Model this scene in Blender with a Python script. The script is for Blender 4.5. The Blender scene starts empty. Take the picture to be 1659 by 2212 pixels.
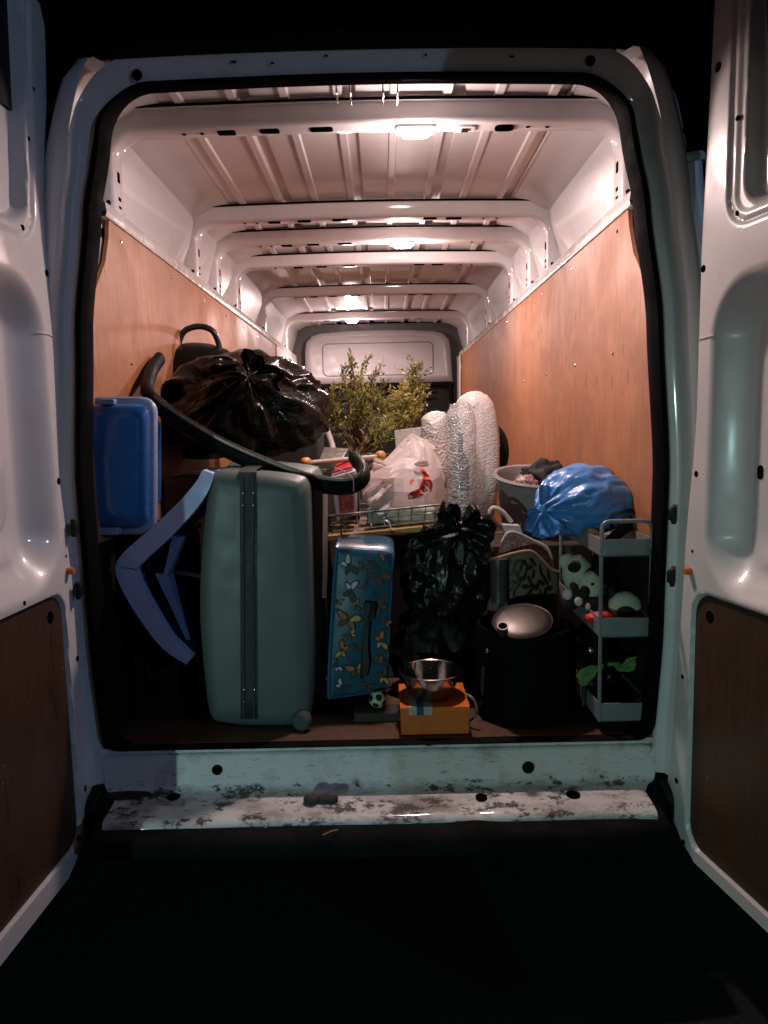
import bpy, bmesh, math, random
from mathutils import Vector, Matrix, noise
from mathutils.bvhtree import BVHTree

# ------------------------------------------------------------------ camera, world, lights, exposure
SC = bpy.context.scene
COL = SC.collection
ZF = 0.60                                   # van floor above the road
CAM = Vector((0.028, -2.0, ZF + 0.885))
PITCH, ROLL, FPX = math.radians(-6.7), math.radians(1.2), 1598.0
fw = Vector((0, math.cos(PITCH), math.sin(PITCH)))
rt0 = Vector((1, 0, 0)); up0 = rt0.cross(fw)
RT = rt0 * math.cos(ROLL) - up0 * math.sin(ROLL)
UP = up0 * math.cos(ROLL) + rt0 * math.sin(ROLL)
cd = bpy.data.cameras.new('camera'); cam = bpy.data.objects.new('camera', cd); COL.objects.link(cam)
cd.sensor_fit = 'VERTICAL'; cd.sensor_height = 36.0; cd.lens = 36.0 * FPX / 2212.0
cd.clip_start = 0.02; cd.clip_end = 500
cam.matrix_world = Matrix(((RT.x, UP.x, -fw.x, CAM.x), (RT.y, UP.y, -fw.y, CAM.y), (RT.z, UP.z, -fw.z, CAM.z), (0, 0, 0, 1)))
SC.camera = cam

W = bpy.data.worlds.new('World'); SC.world = W; W.use_nodes = True
bg = W.node_tree.nodes['Background']
bg.inputs[0].default_value = (0.12, 0.22, 0.55, 1); bg.inputs[1].default_value = 0.0011

def add_light(name, kind, loc, power, col, radius, target=None, spot=None):
    d = bpy.data.lights.new(name, kind); d.energy = power; d.color = col
    d.shadow_soft_size = radius
    o = bpy.data.objects.new(name, d); COL.objects.link(o); o.location = loc
    if spot: d.spot_size = spot; d.spot_blend = 0.6
    if target is not None:
        o.rotation_euler = (Vector(target) - Vector(loc)).to_track_quat('-Z', 'Y').to_euler()
    return o
# a parked car's headlamp low behind the photographer, and a bluish street lamp to the right
add_light('headlamp_light', 'SPOT', (-4.75, -12.0, 1.0), 1200, (0.60, 1.0, 0.97), 0.07, (0, 0, 0.30), math.radians(20)).data.spot_blend = 1.0
add_light('street_light_blue', 'SPOT', (11.0, -9.5, 5.0), 900, (0.40, 0.60, 1.0), 0.10, (0, 0, 1.2), math.radians(50))

vs = SC.view_settings
vs.view_transform = 'Standard'; vs.look = 'None'; vs.gamma = 1.0; vs.exposure = 0.0; vs.use_curve_mapping = False
SC.render.engine = 'CYCLES'
cy = SC.cycles
cy.use_denoising = True; cy.max_bounces = 10; cy.diffuse_bounces = 7; cy.glossy_bounces = 4
cy.transparent_max_bounces = 10; cy.sample_clamp_indirect = 4.0; cy.caustics_reflective = False; cy.caustics_refractive = False
R = math.radians
random.seed(7)

# ------------------------------------------------------------------ helpers
SHIFT = 0.0                                 # moves a group of things deeper into the load bay
def P(x, y, Y):
    "point at depth Y seen at picture position x, y (1659 x 2212 frame)"
    Y += SHIFT
    d = fw + RT * ((x - 829.5) / FPX) - UP * ((y - 1106.0) / FPX)
    return CAM + d * ((Y - CAM.y) / d.y)
def nz(p, f=1.0, o=(0, 0, 0)):
    return noise.noise(Vector((p[0] * f + o[0], p[1] * f + o[1], p[2] * f + o[2])))
def sst(a, b, x):
    t = min(1, max(0, (x - a) / (b - a))); return t * t * (3 - 2 * t)
def lerp_tab(tab, x):
    if x <= tab[0][0]: return tab[0][1]
    for (a, va), (b, vb) in zip(tab, tab[1:]):
        if x <= b:
            t = (x - a) / (b - a); t = t * t * (3 - 2 * t) * 0.5 + t * 0.5
            return va + (vb - va) * t
    return tab[-1][1]
ORG = {}
def origin(o):
    while o is not None:
        if o.name in ORG: return ORG[o.name]
        o = o.parent
    return Vector((0, 0, 0))
def thing(name, label, cat, loc, group=None):
    o = bpy.data.objects.new(name, None); COL.objects.link(o)
    o.empty_display_size = 0.05; o.location = loc
    ORG[o.name] = Vector(loc)
    o['label'] = label; o['category'] = cat
    if group: o['group'] = group
    return o
def tag(o, label, cat, group=None):
    o['label'] = label; o['category'] = cat
    if group: o['group'] = group
    return o
class MB:
    def __init__(s): s.v = []; s.f = []; s.m = []
    def add(s, vs_, fs, mi=0):
        k = len(s.v); s.v += [Vector(v) for v in vs_]
        for f in fs: s.f.append([i + k for i in f]); s.m.append(mi)
        return s
    def box(s, lo, hi, mi=0, rot=None, piv=None):
        x0, y0, z0 = lo; x1, y1, z1 = hi
        v = [Vector(p) for p in ((x0,y0,z0),(x1,y0,z0),(x1,y1,z0),(x0,y1,z0),(x0,y0,z1),(x1,y0,z1),(x1,y1,z1),(x0,y1,z1))]
        if rot is not None:
            c = Vector(piv) if piv is not None else (Vector(lo) + Vector(hi)) / 2
            v = [rot @ (p - c) + c for p in v]
        return s.add(v, [(0,3,2,1),(4,5,6,7),(0,1,5,4),(1,2,6,5),(2,3,7,6),(3,0,4,7)], mi)
    def rings(s, rr, closed=True, cap0=False, cap1=False, mi=0, flip=False):
        n = len(rr[0]); vs_ = [p for r in rr for p in r]; fs = []
        for i in range(len(rr) - 1):
            for j in range(n if closed else n - 1):
                k = (j + 1) % n
                q = (i*n+j, i*n+k, (i+1)*n+k, (i+1)*n+j)
                fs.append(q[::-1] if flip else q)
        if cap0: fs.append(tuple(range(n)) if flip else tuple(reversed(range(n))))
        if cap1:
            c = tuple((len(rr)-1)*n + j for j in range(n)); fs.append(c[::-1] if flip else c)
        return s.add(vs_, fs, mi)
    def tube(s, pts, r, n=10, closed=False, mi=0, up=None, ry=None, caps=True):
        pts = [Vector(p) for p in pts]; N = len(pts)
        rf = r if callable(r) else (lambda t: r)
        rr = []; nrm = None
        for i, p in enumerate(pts):
            if closed: t = pts[(i+1) % N] - pts[i-1]
            else: t = pts[min(i+1, N-1)] - pts[max(i-1, 0)]
            t = t.normalized() if t.length > 1e-9 else Vector((0, 0, 1))
            if nrm is None or up is not None:
                a = Vector(up) if up is not None else (Vector((0, 0, 1)) if abs(t.z) < 0.9 else Vector((1, 0, 0)))
                nrm = (a - t * a.dot(t)).normalized()
            else:
                nrm = (nrm - t * nrm.dot(t)).normalized()
            b = t.cross(nrm); q = rf(i / max(1, N - 1)); q2 = q if ry is None else q * ry
            rr.append([p + nrm * (q * math.cos(2*math.pi*j/n)) + b * (q2 * math.sin(2*math.pi*j/n)) for j in range(n)])
        if closed: rr.append(rr[0])
        return s.rings(rr, True, caps and not closed, caps and not closed, mi)
    def lathe(s, prof, c, n=32, axis=(0, 0, 1), sx=1, sy=1, mi=0, cap0=False, cap1=False):
        q = Vector((0, 0, 1)).rotation_difference(Vector(axis)).to_matrix(); c = Vector(c)
        rr = [[c + q @ Vector((r*sx*math.cos(2*math.pi*j/n), r*sy*math.sin(2*math.pi*j/n), z)) for j in range(n)] for r, z in prof]
        return s.rings(rr, True, cap0, cap1, mi)
    def ball(s, c, r, n=20, m=12, mi=0, rot=None, disp=None):
        c = Vector(c); r = (r, r, r) if not hasattr(r, '__len__') else r
        rr = []
        for i in range(m + 1):
            ph = math.pi * (i / m) if 0 < i < m else (0.002 if i == 0 else math.pi - 0.002)
            ring = []
            for j in range(n):
                th = 2 * math.pi * j / n
                d = Vector((math.sin(ph)*math.cos(th), math.sin(ph)*math.sin(th), -math.cos(ph)))
                k = 1 + (disp(d) if disp else 0)
                p = Vector((d.x*r[0]*k, d.y*r[1]*k, d.z*r[2]*k))
                ring.append(c + (rot @ p if rot is not None else p))
            rr.append(ring)
        return s.rings(rr, True, True, True, mi)
    def prism(s, poly, d, mi=0):
        "polygon of 3D points extruded by vector d"
        n = len(poly); d = Vector(d); a = [Vector(p) for p in poly]; b = [p + d for p in a]
        fs = [tuple(range(n)), tuple(reversed(range(n, 2*n)))]
        fs += [(i, n+i, n+(i+1) % n, (i+1) % n) for i in range(n)]
        return s.add(a + b, fs, mi)
    def grid(s, fn, nu, nv, mi=0, flip=False):
        rr = [[fn(i/nu, j/nv) for i in range(nu+1)] for j in range(nv+1)]
        return s.rings(rr, False, mi=mi, flip=flip)
    def build(s, name, mat, parent=None, smooth=35, bevel=0, seg=2, solid=0, fix=True, sub=0):
        me = bpy.data.meshes.new(name); o0 = origin(parent) if parent else Vector((0, 0, 0))
        loc = Vector((0, 0, 0))
        if parent is None:
            lo = Vector((min(v.x for v in s.v), min(v.y for v in s.v), min(v.z for v in s.v)))
            hi = Vector((max(v.x for v in s.v), max(v.y for v in s.v), max(v.z for v in s.v)))
            o0 = Vector(((lo.x+hi.x)/2, (lo.y+hi.y)/2, lo.z)); loc = o0
        me.from_pydata([tuple(v - o0) for v in s.v], [], s.f); me.update()
        if fix:
            b = bmesh.new(); b.from_mesh(me); bmesh.ops.remove_doubles(b, verts=b.verts, dist=1e-6)
            bmesh.ops.recalc_face_normals(b, faces=b.faces)
            if len(b.faces) == len(s.m): pass
            b.to_mesh(me); b.free()
        mats = mat if isinstance(mat, (list, tuple)) else [mat]
        for m in mats: me.materials.append(m)
        if len(mats) > 1 and len(me.polygons) == len(s.m):
            for p, mi in zip(me.polygons, s.m): p.material_index = mi
        if smooth:
            for p in me.polygons: p.use_smooth = True
            me.set_sharp_from_angle(angle=R(smooth))
        o = bpy.data.objects.new(name, me); COL.objects.link(o); o.location = loc
        if parent: o.parent = parent
        if solid:
            q = o.modifiers.new('solid', 'SOLIDIFY'); q.thickness = solid; q.offset = 0
        if bevel:
            q = o.modifiers.new('bevel', 'BEVEL'); q.width = bevel; q.segments = seg; q.limit_method = 'ANGLE'; q.angle_limit = R(35)
            q.harden_normals = False
        if sub:
            q = o.modifiers.new('sub', 'SUBSURF'); q.levels = sub; q.render_levels = sub
        return o
def curve(pts, k=8, closed=False):
    "Catmull-Rom through points"
    pts = [Vector(p) for p in pts]; n = len(pts); out = []
    for i in range(n if closed else n - 1):
        p1, p2 = pts[i], pts[(i+1) % n]
        p0 = pts[i-1] if (closed or i > 0) else p1 + (p1 - p2)
        p3 = pts[(i+2) % n] if (closed or i < n-2) else p2 + (p2 - p1)
        for j in range(k):
            t = j / k
            out.append(0.5*((2*p1) + (p2-p0)*t + (2*p0-5*p1+4*p2-p3)*t*t + (3*p1-p0-3*p2+p3)*t**3))
    if not closed: out.append(pts[-1])
    return out
def inset_poly(poly, d):
    "inset a polygon lying in a plane of constant Y (X, Z) by d"
    n = len(poly); out = []
    area = sum(poly[i].x*poly[(i+1) % n].z - poly[(i+1) % n].x*poly[i].z for i in range(n))
    sg = 1 if area > 0 else -1
    for i in range(n):
        t = (poly[(i+1) % n] - poly[i-1]); t.y = 0
        if t.length < 1e-9: out.append(poly[i].copy()); continue
        t.normalize(); out.append(poly[i] + Vector((-t.z, 0, t.x)) * (d * sg))
    return out
def inset_c(poly, d):
    "shrink a convex outline (plane of constant Y) towards its middle by d on every side"
    xs = [p.x for p in poly]; zs_ = [p.z for p in poly]; cx, cz = (min(xs)+max(xs))/2, (min(zs_)+max(zs_))/2
    kx, kz = 1 - 2*d/max(1e-6, max(xs)-min(xs)), 1 - 2*d/max(1e-6, max(zs_)-min(zs_))
    return [Vector((cx + (p.x-cx)*kx, p.y, cz + (p.z-cz)*kz)) for p in poly]
def rounded_block(mb, pts_px, Y, steps, k=6, mi=0, sharp=False):
    "front outline in picture coords at depth Y; steps = [(inset, dY), ...]; capped"
    base = [P(x, y, Y) for x, y in pts_px]
    if not sharp: base = curve(base, k, True)
    rr = []
    for ins, dy in steps:
        rr.append([p + Vector((0, dy, 0)) for p in inset_c(base, ins)])
    return mb.rings(rr, True, True, True, mi)
def rrect(x0, y0, x1, y1, r, k=5):
    out = []
    for cx, cy_, a in ((x1-r, y1-r, 0), (x0+r, y1-r, 90), (x0+r, y0+r, 180), (x1-r, y0+r, 270)):
        for i in range(k+1):
            t = R(a + 90*i/k); out.append((cx + r*math.cos(t), cy_ + r*math.sin(t)))
    return out
def in_poly(x, y, poly):
    c = False; n = len(poly)
    for i in range(n):
        x1, y1 = poly[i]; x2, y2 = poly[i-1]
        if (y1 > y) != (y2 > y) and x < (x2-x1)*(y-y1)/(y2-y1)+x1: c = not c
    return c

# ------------------------------------------------------------------ materials
class NT:
    def __init__(s, name):
        s.m = bpy.data.materials.new(name); s.m.use_nodes = True; s.t = s.m.node_tree
        s.b = s.t.nodes['Principled BSDF']; s.out = s.t.nodes['Material Output']
        s.tc = s.t.nodes.new('ShaderNodeTexCoord')
    def n(s, kind, **kw):
        q = s.t.nodes.new('ShaderNode' + kind)
        for k, v in kw.items():
            if k in q.inputs: q.inputs[k].default_value = v
            else: setattr(q, k, v)
        return q
    def l(s, a, b): s.t.links.new(a, b)
    def map(s, scale=(1, 1, 1), loc=(0, 0, 0)):
        q = s.n('Mapping'); q.inputs['Scale'].default_value = scale; q.inputs['Location'].default_value = loc
        s.l(s.tc.outputs['Object'], q.inputs['Vector']); return q.outputs['Vector']
    def noise(s, scale, detail=4, rough=0.55, vec=None, dist=0):
        q = s.n('TexNoise'); q.inputs['Scale'].default_value = scale; q.inputs['Detail'].default_value = detail
        q.inputs['Roughness'].default_value = rough; q.inputs['Distortion'].default_value = dist
        s.l(vec if vec is not None else s.tc.outputs['Object'], q.inputs['Vector']); return q.outputs['Fac']
    def ramp(s, fac, stops):
        q = s.n('ValToRGB'); e = q.color_ramp.elements
        while len(e) < len(stops): e.new(0.5)
        for el, (p, c) in zip(e, stops):
            el.position = p; el.color = c if len(c) == 4 else (*c, 1)
        s.l(fac, q.inputs['Fac']); return q.outputs['Color']
    def mix(s, fac, a, b, mode='MIX'):
        q = s.n('Mix', data_type='RGBA', blend_type=mode)
        for sock, val in ((q.inputs['Factor'], fac), (q.inputs['A'], a), (q.inputs['B'], b)):
            pass
        ins = [i for i in q.inputs if i.enabled]
        for sock, val in zip(ins, (fac, a, b)):
            if hasattr(val, 'is_linked'): s.l(val, sock)
            elif isinstance(val, (int, float)): sock.default_value = val
            else: sock.default_value = (*val, 1) if len(val) == 3 else val
        return [o for o in q.outputs if o.enabled][0]
    def bump(s, h, strength=0.3, dist=0.01):
        q = s.n('Bump'); q.inputs['Strength'].default_value = strength; q.inputs['Distance'].default_value = dist
        s.l(h, q.inputs['Height']); s.l(q.outputs['Normal'], s.b.inputs['Normal']); return q
    def set(s, **kw):
        for k, v in kw.items():
            k = k.replace('_', ' ')
            if k not in s.b.inputs: continue
            if hasattr(v, 'is_linked'): s.l(v, s.b.inputs[k])
            elif hasattr(v, '__len__') and len(v) == 3: s.b.inputs[k].default_value = (*v, 1)
            else: s.b.inputs[k].default_value = v
        return s
def M(name, col, rough=0.5, metal=0.0, var=0.12, vs_=6.0, bump=0.0, bs=60.0, bd=0.004, coat=0.0, rv=0.15, **kw):
    t = NT(name); f = t.noise(vs_, 5)
    c0 = tuple(c * (1 - var) for c in col); c1 = tuple(min(1, c * (1 + var)) for c in col)
    t.set(Base_Color=t.ramp(f, [(0.3, c0), (0.7, c1)]), Metallic=metal, Coat_Weight=coat, Coat_Roughness=0.08)
    g = t.noise(vs_ * 2.3, 4)
    t.set(Roughness=t.ramp(g, [(0.3, (max(0, rough - rv),) * 3), (0.7, (min(1, rough + rv),) * 3)]))
    if bump: t.bump(t.noise(bs, 4), bump, bd)
    t.set(**kw); return t.m

def white_paint(name, base=(0.62, 0.60, 0.585), grime=0.35, chips=0.0, rough=0.32, gs=3.0):
    t = NT(name)
    c = t.ramp(t.noise(2.2, 5), [(0.3, tuple(x*0.93 for x in base)), (0.7, base)])
    g = t.noise(gs, 8, 0.7, t.map((1, 1, 1)))
    gm = t.ramp(g, [(0.52, (0, 0, 0)), (0.78, (grime,)*3)])
    c = t.mix(gm, c, (0.22, 0.17, 0.12))
    s_ = t.noise(26, 6, 0.75)
    c = t.mix(t.ramp(s_, [(0.66, (0, 0, 0)), (0.74, (0.35*grime/0.35,)*3)]), c, (0.12, 0.09, 0.07))
    if chips:
        sx = t.n('SeparateXYZ'); t.l(t.tc.outputs['Object'], sx.inputs[0]); mr = t.n('MapRange'); t.l(sx.outputs['Z'], mr.inputs['Value'])
        for k_, v_ in (('From Min', 0.462), ('From Max', 0.50), ('To Min', 0.075), ('To Max', -0.01)): mr.inputs[k_].default_value = v_
        ad = t.n('Math', operation='ADD'); t.l(t.noise(9, 9, 0.78, t.map((1.2, 1.6, 2.4))), ad.inputs[0]); t.l(mr.outputs[0], ad.inputs[1]); ch = ad.outputs[0]
        rs_ = t.n('Math', operation='ADD'); t.l(t.noise(5, 7, 0.7, t.map((1, 2, 1), (3, 1, 2))), rs_.inputs[0]); t.l(mr.outputs[0], rs_.inputs[1])
        c = t.mix(t.ramp(rs_.outputs[0], [(0.55, (0, 0, 0)), (0.72, (0.7,)*3)]), c, (0.13, 0.075, 0.04))
        c = t.mix(t.ramp(ch, [(0.60, (0, 0, 0)), (0.635, (chips,)*3)]), c, (0.035, 0.028, 0.024))
        sc = t.noise(60, 6, 0.8, t.map((0.3, 1, 3)))
        c = t.mix(t.ramp(sc, [(0.585, (0, 0, 0)), (0.65, (chips,)*3)]), c, (0.06, 0.045, 0.035))
    t.set(Base_Color=c, Roughness=t.ramp(g, [(0.3, (rough,)*3), (0.8, (min(1, rough+0.3),)*3)]), Coat_Weight=0.6, Coat_Roughness=0.08)
    t.bump(t.noise(9, 3), 0.05, 0.01)
    return t.m
PAINT = white_paint('van_paint')
PAINT_IN = white_paint('van_inner_paint', (0.70, 0.665, 0.665), 0.22, rough=0.42)
PAINT_DOOR = white_paint('door_paint', (0.62, 0.60, 0.59), 0.16, rough=0.28, gs=5)
PAINT_SILL = white_paint('sill_paint', (0.66, 0.65, 0.63), 0.85, chips=0.95, rough=0.45, gs=6)
PAINT_BODY = white_paint('body_paint', (0.60, 0.60, 0.60), 0.2, rough=0.25)
def plywood(name, c0, c1, c2, dark=0.0):
    t = NT(name)
    v = t.map((60, 60, 6.0)); g = t.noise(1.0, 7, 0.7, v, 0.6)
    c = t.ramp(g, [(0.25, c0), (0.5, c1), (0.78, c2)])
    b = t.noise(3.2, 6, 0.65, None, 0.6)
    c = t.mix(t.ramp(b, [(0.42, (0, 0, 0)), (0.68, (0.55,)*3)]), c, tuple(x*0.55 for x in c1))
    b2 = t.noise(5.5, 4, 0.6, t.map((1, 1, 1), (4, 2, 9)))
    c = t.mix(t.ramp(b2, [(0.50, (0, 0, 0)), (0.75, (0.6,)*3)]), c, c2)
    k = t.noise(22, 3, 0.5, t.map((1, 1, 0.35), (9, 1, 3)))
    c = t.mix(t.ramp(k, [(0.66, (0, 0, 0)), (0.72, (0.6,)*3)]), c, tuple(x*0.35 for x in c0))
    sp = t.noise(70, 2, 0.5)
    c = t.mix(t.ramp(sp, [(0.76, (0, 0, 0)), (0.79, (0.7,)*3)]), c, (0.62, 0.5, 0.4))
    t.set(Base_Color=c, Roughness=t.ramp(b, [(0.3, (0.42,)*3), (0.7, (0.62,)*3)]))
    t.bump(g, 0.12, 0.003); return t.m
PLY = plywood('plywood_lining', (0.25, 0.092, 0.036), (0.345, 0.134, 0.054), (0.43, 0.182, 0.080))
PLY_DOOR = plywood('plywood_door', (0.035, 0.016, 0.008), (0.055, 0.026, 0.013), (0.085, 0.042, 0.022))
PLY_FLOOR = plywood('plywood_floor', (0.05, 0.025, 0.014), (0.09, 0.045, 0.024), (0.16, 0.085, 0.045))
RUBBER = M('rubber_seal', (0.0025, 0.0025, 0.0025), 0.8, bump=0.2, Specular_IOR_Level=0.08)
HOLE = M('hole_black', (0.002, 0.002, 0.002), 1.0, Specular_IOR_Level=0.0)
BLACKPL = M('black_plastic', (0.007, 0.007, 0.007), 0.6, var=0.25, bump=0.1, Specular_IOR_Level=0.25)
DARKBUMP = M('bumper_plastic', (0.006, 0.006, 0.006), 0.85, var=0.5, bump=0.25, bs=90, Specular_IOR_Level=0.12)
GREYPL = M('bulkhead_grey', (0.27, 0.25, 0.25), 0.5, var=0.05, bump=0.08, bs=200)
CHROME = M('chrome', (0.75, 0.73, 0.70), 0.18, 1.0, rv=0.1)
STEEL = M('brushed_steel', (0.085, 0.075, 0.068), 0.42, 1.0, var=0.2, rv=0.1, bump=0.03)
ALU = M('rail_paint', (0.66, 0.63, 0.61), 0.22, 0.0, var=0.1, coat=0.4, bump=0.25, bs=25, bd=0.006)
def emis(name, col, st):
    t = NT(name); t.set(Base_Color=col, Emission_Color=col, Emission_Strength=st); return t.m
LENS = emis('lamp_lens', (1.0, 0.80, 0.66), 45.0)

# ------------------------------------------------------------------ the setting
mb = MB(); mb.grid(lambda u, v: Vector((-60 + 120*u, -60 + 120*v, 0)), 1, 1)
t = NT('asphalt'); a = t.noise(140, 6, 0.7); b_ = t.noise(1.3, 5, 0.6)
c = t.ramp(a, [(0.35, (0.006, 0.0065, 0.0055)), (0.55, (0.020, 0.023, 0.018)), (0.75, (0.10, 0.11, 0.085))])
c = t.mix(t.ramp(b_, [(0.4, (0, 0, 0)), (0.7, (0.6,)*3)]), c, (0.015, 0.018, 0.015))
t.set(Base_Color=c, Roughness=0.95, Specular_IOR_Level=0.2); t.bump(a, 0.6, 0.01)
g = mb.build('ground', t.m); g['kind'] = 'structure'

# ------------------------------------------------------------------ the van
van = thing('cargo_van', 'white panel van with both rear doors open and plywood lined load bay', 'van', (0, 0, 0))
XW = 0.78          # plywood face
# opening outline: right half from bottom centre to top centre, then mirrored
def hw(z): return lerp_tab([(0.55, 0.742), (0.9, 0.762), (1.35, 0.768), (1.75, 0.742), (2.05, 0.700), (2.2, 0.668), (2.36, 0.632)], z)
def opening(off=0.0, n=34, foot=None):
    zt, zb, rc, rb = 2.345 + off, 0.600 - off*0.30, 0.115 + off*0.45, 0.05
    side = []
    if foot is not None: zb = foot
    for i in range(8):
        a = R(-90 + 90*i/8); z = zb + rb + rb*math.sin(a); side.append((hw(zb+rb) + off - rb + rb*math.cos(a), z))
    for i in range(n + 1):
        z = zb + rb + (zt - rc - zb - rb)*i/n; side.append((hw(z) + off, z))
    xr = hw(zt - rc) + off
    for i in range(1, 13):
        a = R(90*i/12); x = xr - rc + rc*math.cos(a) - 0.012*math.sin(a); side.append((x, zt - rc + rc*math.sin(a)))
    xt = side[-1][0]
    for i in range(1, 8): side.append((xt*(1 - i/8), zt + 0.010*math.sin(math.pi/2*i/8)))
    full = side + [(0, zt + 0.010)] + [(-x, z) for x, z in reversed(side)]
    if foot is None:
        for i in range(1, 8): full.append((-side[0][0] + 2*side[0][0]*i/8, zb))
    else: full = [p for p in full[8:-8]]
    return full
def ring_strip(levels, name, mat, flip=False, smooth=40, keep=lambda z: True):
    m = MB(); rr = [[Vector((x, Y, z)) for x, z in opening(o)] for o, Y in levels]
    m.rings(rr, True, flip=flip); o = m.build(name, mat, van, smooth); return o
# rubber seal: flattened tube
m = MB(); prof = [(0.000, 0.03), (0.004, -0.006), (0.014, -0.020), (0.026, -0.018), (0.034, -0.004), (0.036, 0.03)]
def seal_ring(o, Y):
    a, b = opening(o), opening(o*0.62); out = []
    for (xa, za), (xb, zb) in zip(a, b):
        w = sst(2.25, 2.35, zb); out.append(Vector((xa*(1-w) + xb*w, Y*(1 - 0.4*w), za*(1-w) + zb*w)))
    return out
m.rings([seal_ring(o, Y) for o, Y in prof], True); m.build('door_seal', RUBBER, van, 50)
# inner reveal behind the seal, then the white aperture frame
ring_strip([(0.034, 0.02), (0.045, 0.06), (0.10, 0.10)], 'inner_reveal', RUBBER)
def frame_profile():
    rr = []
    def lev(o_side, Y, o_top=None):
        ring = []
        o_top = o_side if o_top is None else o_top
        a = opening(o_side, foot=0.44); b = opening(o_top, foot=0.44)
        for (xa, za), (xb, zb) in zip(a, b):
            w = sst(2.15, 2.36, zb)
            ring.append(Vector((xa*(1-w) + xb*w, Y, za*(1-w) + zb*w)))
        return ring
    # (side offset, Y, top offset)
    for s in ((0.034, 0.01, 0.021), (0.040, 0.000, 0.026), (0.060, -0.004, 0.060), (0.067, -0.010, 0.074), (0.073, -0.042, 0.079), (0.080, -0.050, 0.081)):
        rr.append([Vector((p.x, p.y*(1 - sst(2.22, 2.36, p.z)) - 0.012*sst(2.22, 2.36, p.z)*(s[0] > 0.05), p.z)) for p in lev(*s)])
    return rr
m = MB(); m.rings(frame_profile(), False); m.build('door_frame', PAINT, van, 40)
# body corners outside the frame, and side/roof skin
def corner_tab(z): return lerp_tab([(0.4, 0.865), (0.9, 0.888), (1.4, 0.892), (1.8, 0.875), (2.15, 0.825), (2.40, 0.762), (2.44, 0.745)], z)
for s in (-1, 1):
    m = MB(); zs = [0.42 + i*(2.415-0.42)/40 for i in range(41)]
    def crow(z):
        a = hw(min(z, 2.30)) + 0.0795 - 0.03*sst(2.28, 2.415, z); b = max(corner_tab(z), a + 0.02); w = sst(2.35, 2.415, z)
        return [Vector((s*(a + (b - a)*k - 0.02*w*k), Y + 0.03*w, z)) for k, Y in ((0.0, -0.0495), (0.25, -0.051), (0.6, -0.046), (0.88, -0.030), (1.0, -0.006))] + [Vector((s*(b + 0.006 - 0.02*w), 0.05, z)), Vector((s*(b + 0.012 - 0.02*w), 0.25, z))]
    m.rings([crow(z) for z in zs], False)
    top = crow(2.415)
    m.rings([top, [Vector((p.x*0.985, p.y + 0.012, p.z + 0.009)) for p in top], [Vector((p.x*0.95, p.y*0.3 + 0.06, 2.43)) for p in top], [Vector((s*0.60, 0.12, 2.434))]*len(top)], False)
    m.build('rear_corner_panel', PAINT_BODY, van, 40)
    # hinge column with collar, standing outside the frame
    m = MB(); pts = [Vector((s*(corner_tab(z) + 0.012), 0.02, z)) for z in (0.5, 1.0, 1.5, 1.9, 2.05, 2.15)]
    m.tube(curve(pts, 6), 0.036, 16); m.build('corner_moulding', PAINT_BODY, van, 40)
    m = MB(); m.lathe([(0.03, -0.012), (0.046, -0.010), (0.050, 0), (0.046, 0.010), (0.03, 0.013)], (s*(corner_tab(2.15) + 0.010), 0.02, 2.15), 24, (s*-0.18, 0, 1), cap0=True, cap1=True)
    m.build('moulding_collar', PAINT_BODY, van, 40)
    # outer side skin
    m = MB(); m.rings([[Vector((s*(corner_tab(z) + 0.014), Y, z)) for z in zs] for Y in (0.24, 2.5, 5.4)], False); m.build('body_side', PAINT_BODY, van, 40)
# roof end cap above header: dark roof trim
m = MB(); rr = []
for Y, dz, k in ((0.03, -0.004, 0.97), (-0.02, -0.002, 0.97), (-0.035, 0.008, 0.97), (-0.02, 0.03, 0.97), (0.05, 0.05, 0.97), (0.4, 0.09, 0.97)):
    rr.append([Vector((0.66*k*(i/20*2-1), Y, 2.420 + dz + 0.012*(1-(i/10-1)**2))) for i in range(21)])
m.rings(rr, False); m.build('roof_edge_trim', M('roof_trim_dark', (0.006, 0.006, 0.007), 0.85, Specular_IOR_Level=0.1), van, 40, solid=0.006)
m = MB(); m.grid(lambda u, v: Vector((-0.80 + 1.6*u, 0.2 + 5.2*v, 2.50 + 0.04*(1-(2*u-1)**2) - 0.12*abs(2*u-1)**6)), 24, 4); m.build('roof_outer_skin', PAINT_BODY, van, 40)
# header bolt holes and clips
for x, y in ((296, 162), (1275, 132)):
    p = P(x, y, -0.008); m = MB(); m.lathe([(0.0002, -0.004), (0.0125, -0.004), (0.0125, 0.002), (0.0002, 0.002)], p, 20, (0, 1, 0)); m.build('bolt_hole', HOLE, van)
for x, y, w in ((588, 136, 8), (705, 120, 6), (505, 133, 12), (920, 118, 5), (1105, 122, 10)):
    p = P(x, y, -0.014); m = MB(); m.box(p - Vector((w*.0006, 0.002, 0.002)), p + Vector((w*.0006, 0.002, 0.002))); m.build('paint_chip', HOLE, van, bevel=0.001)

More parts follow.
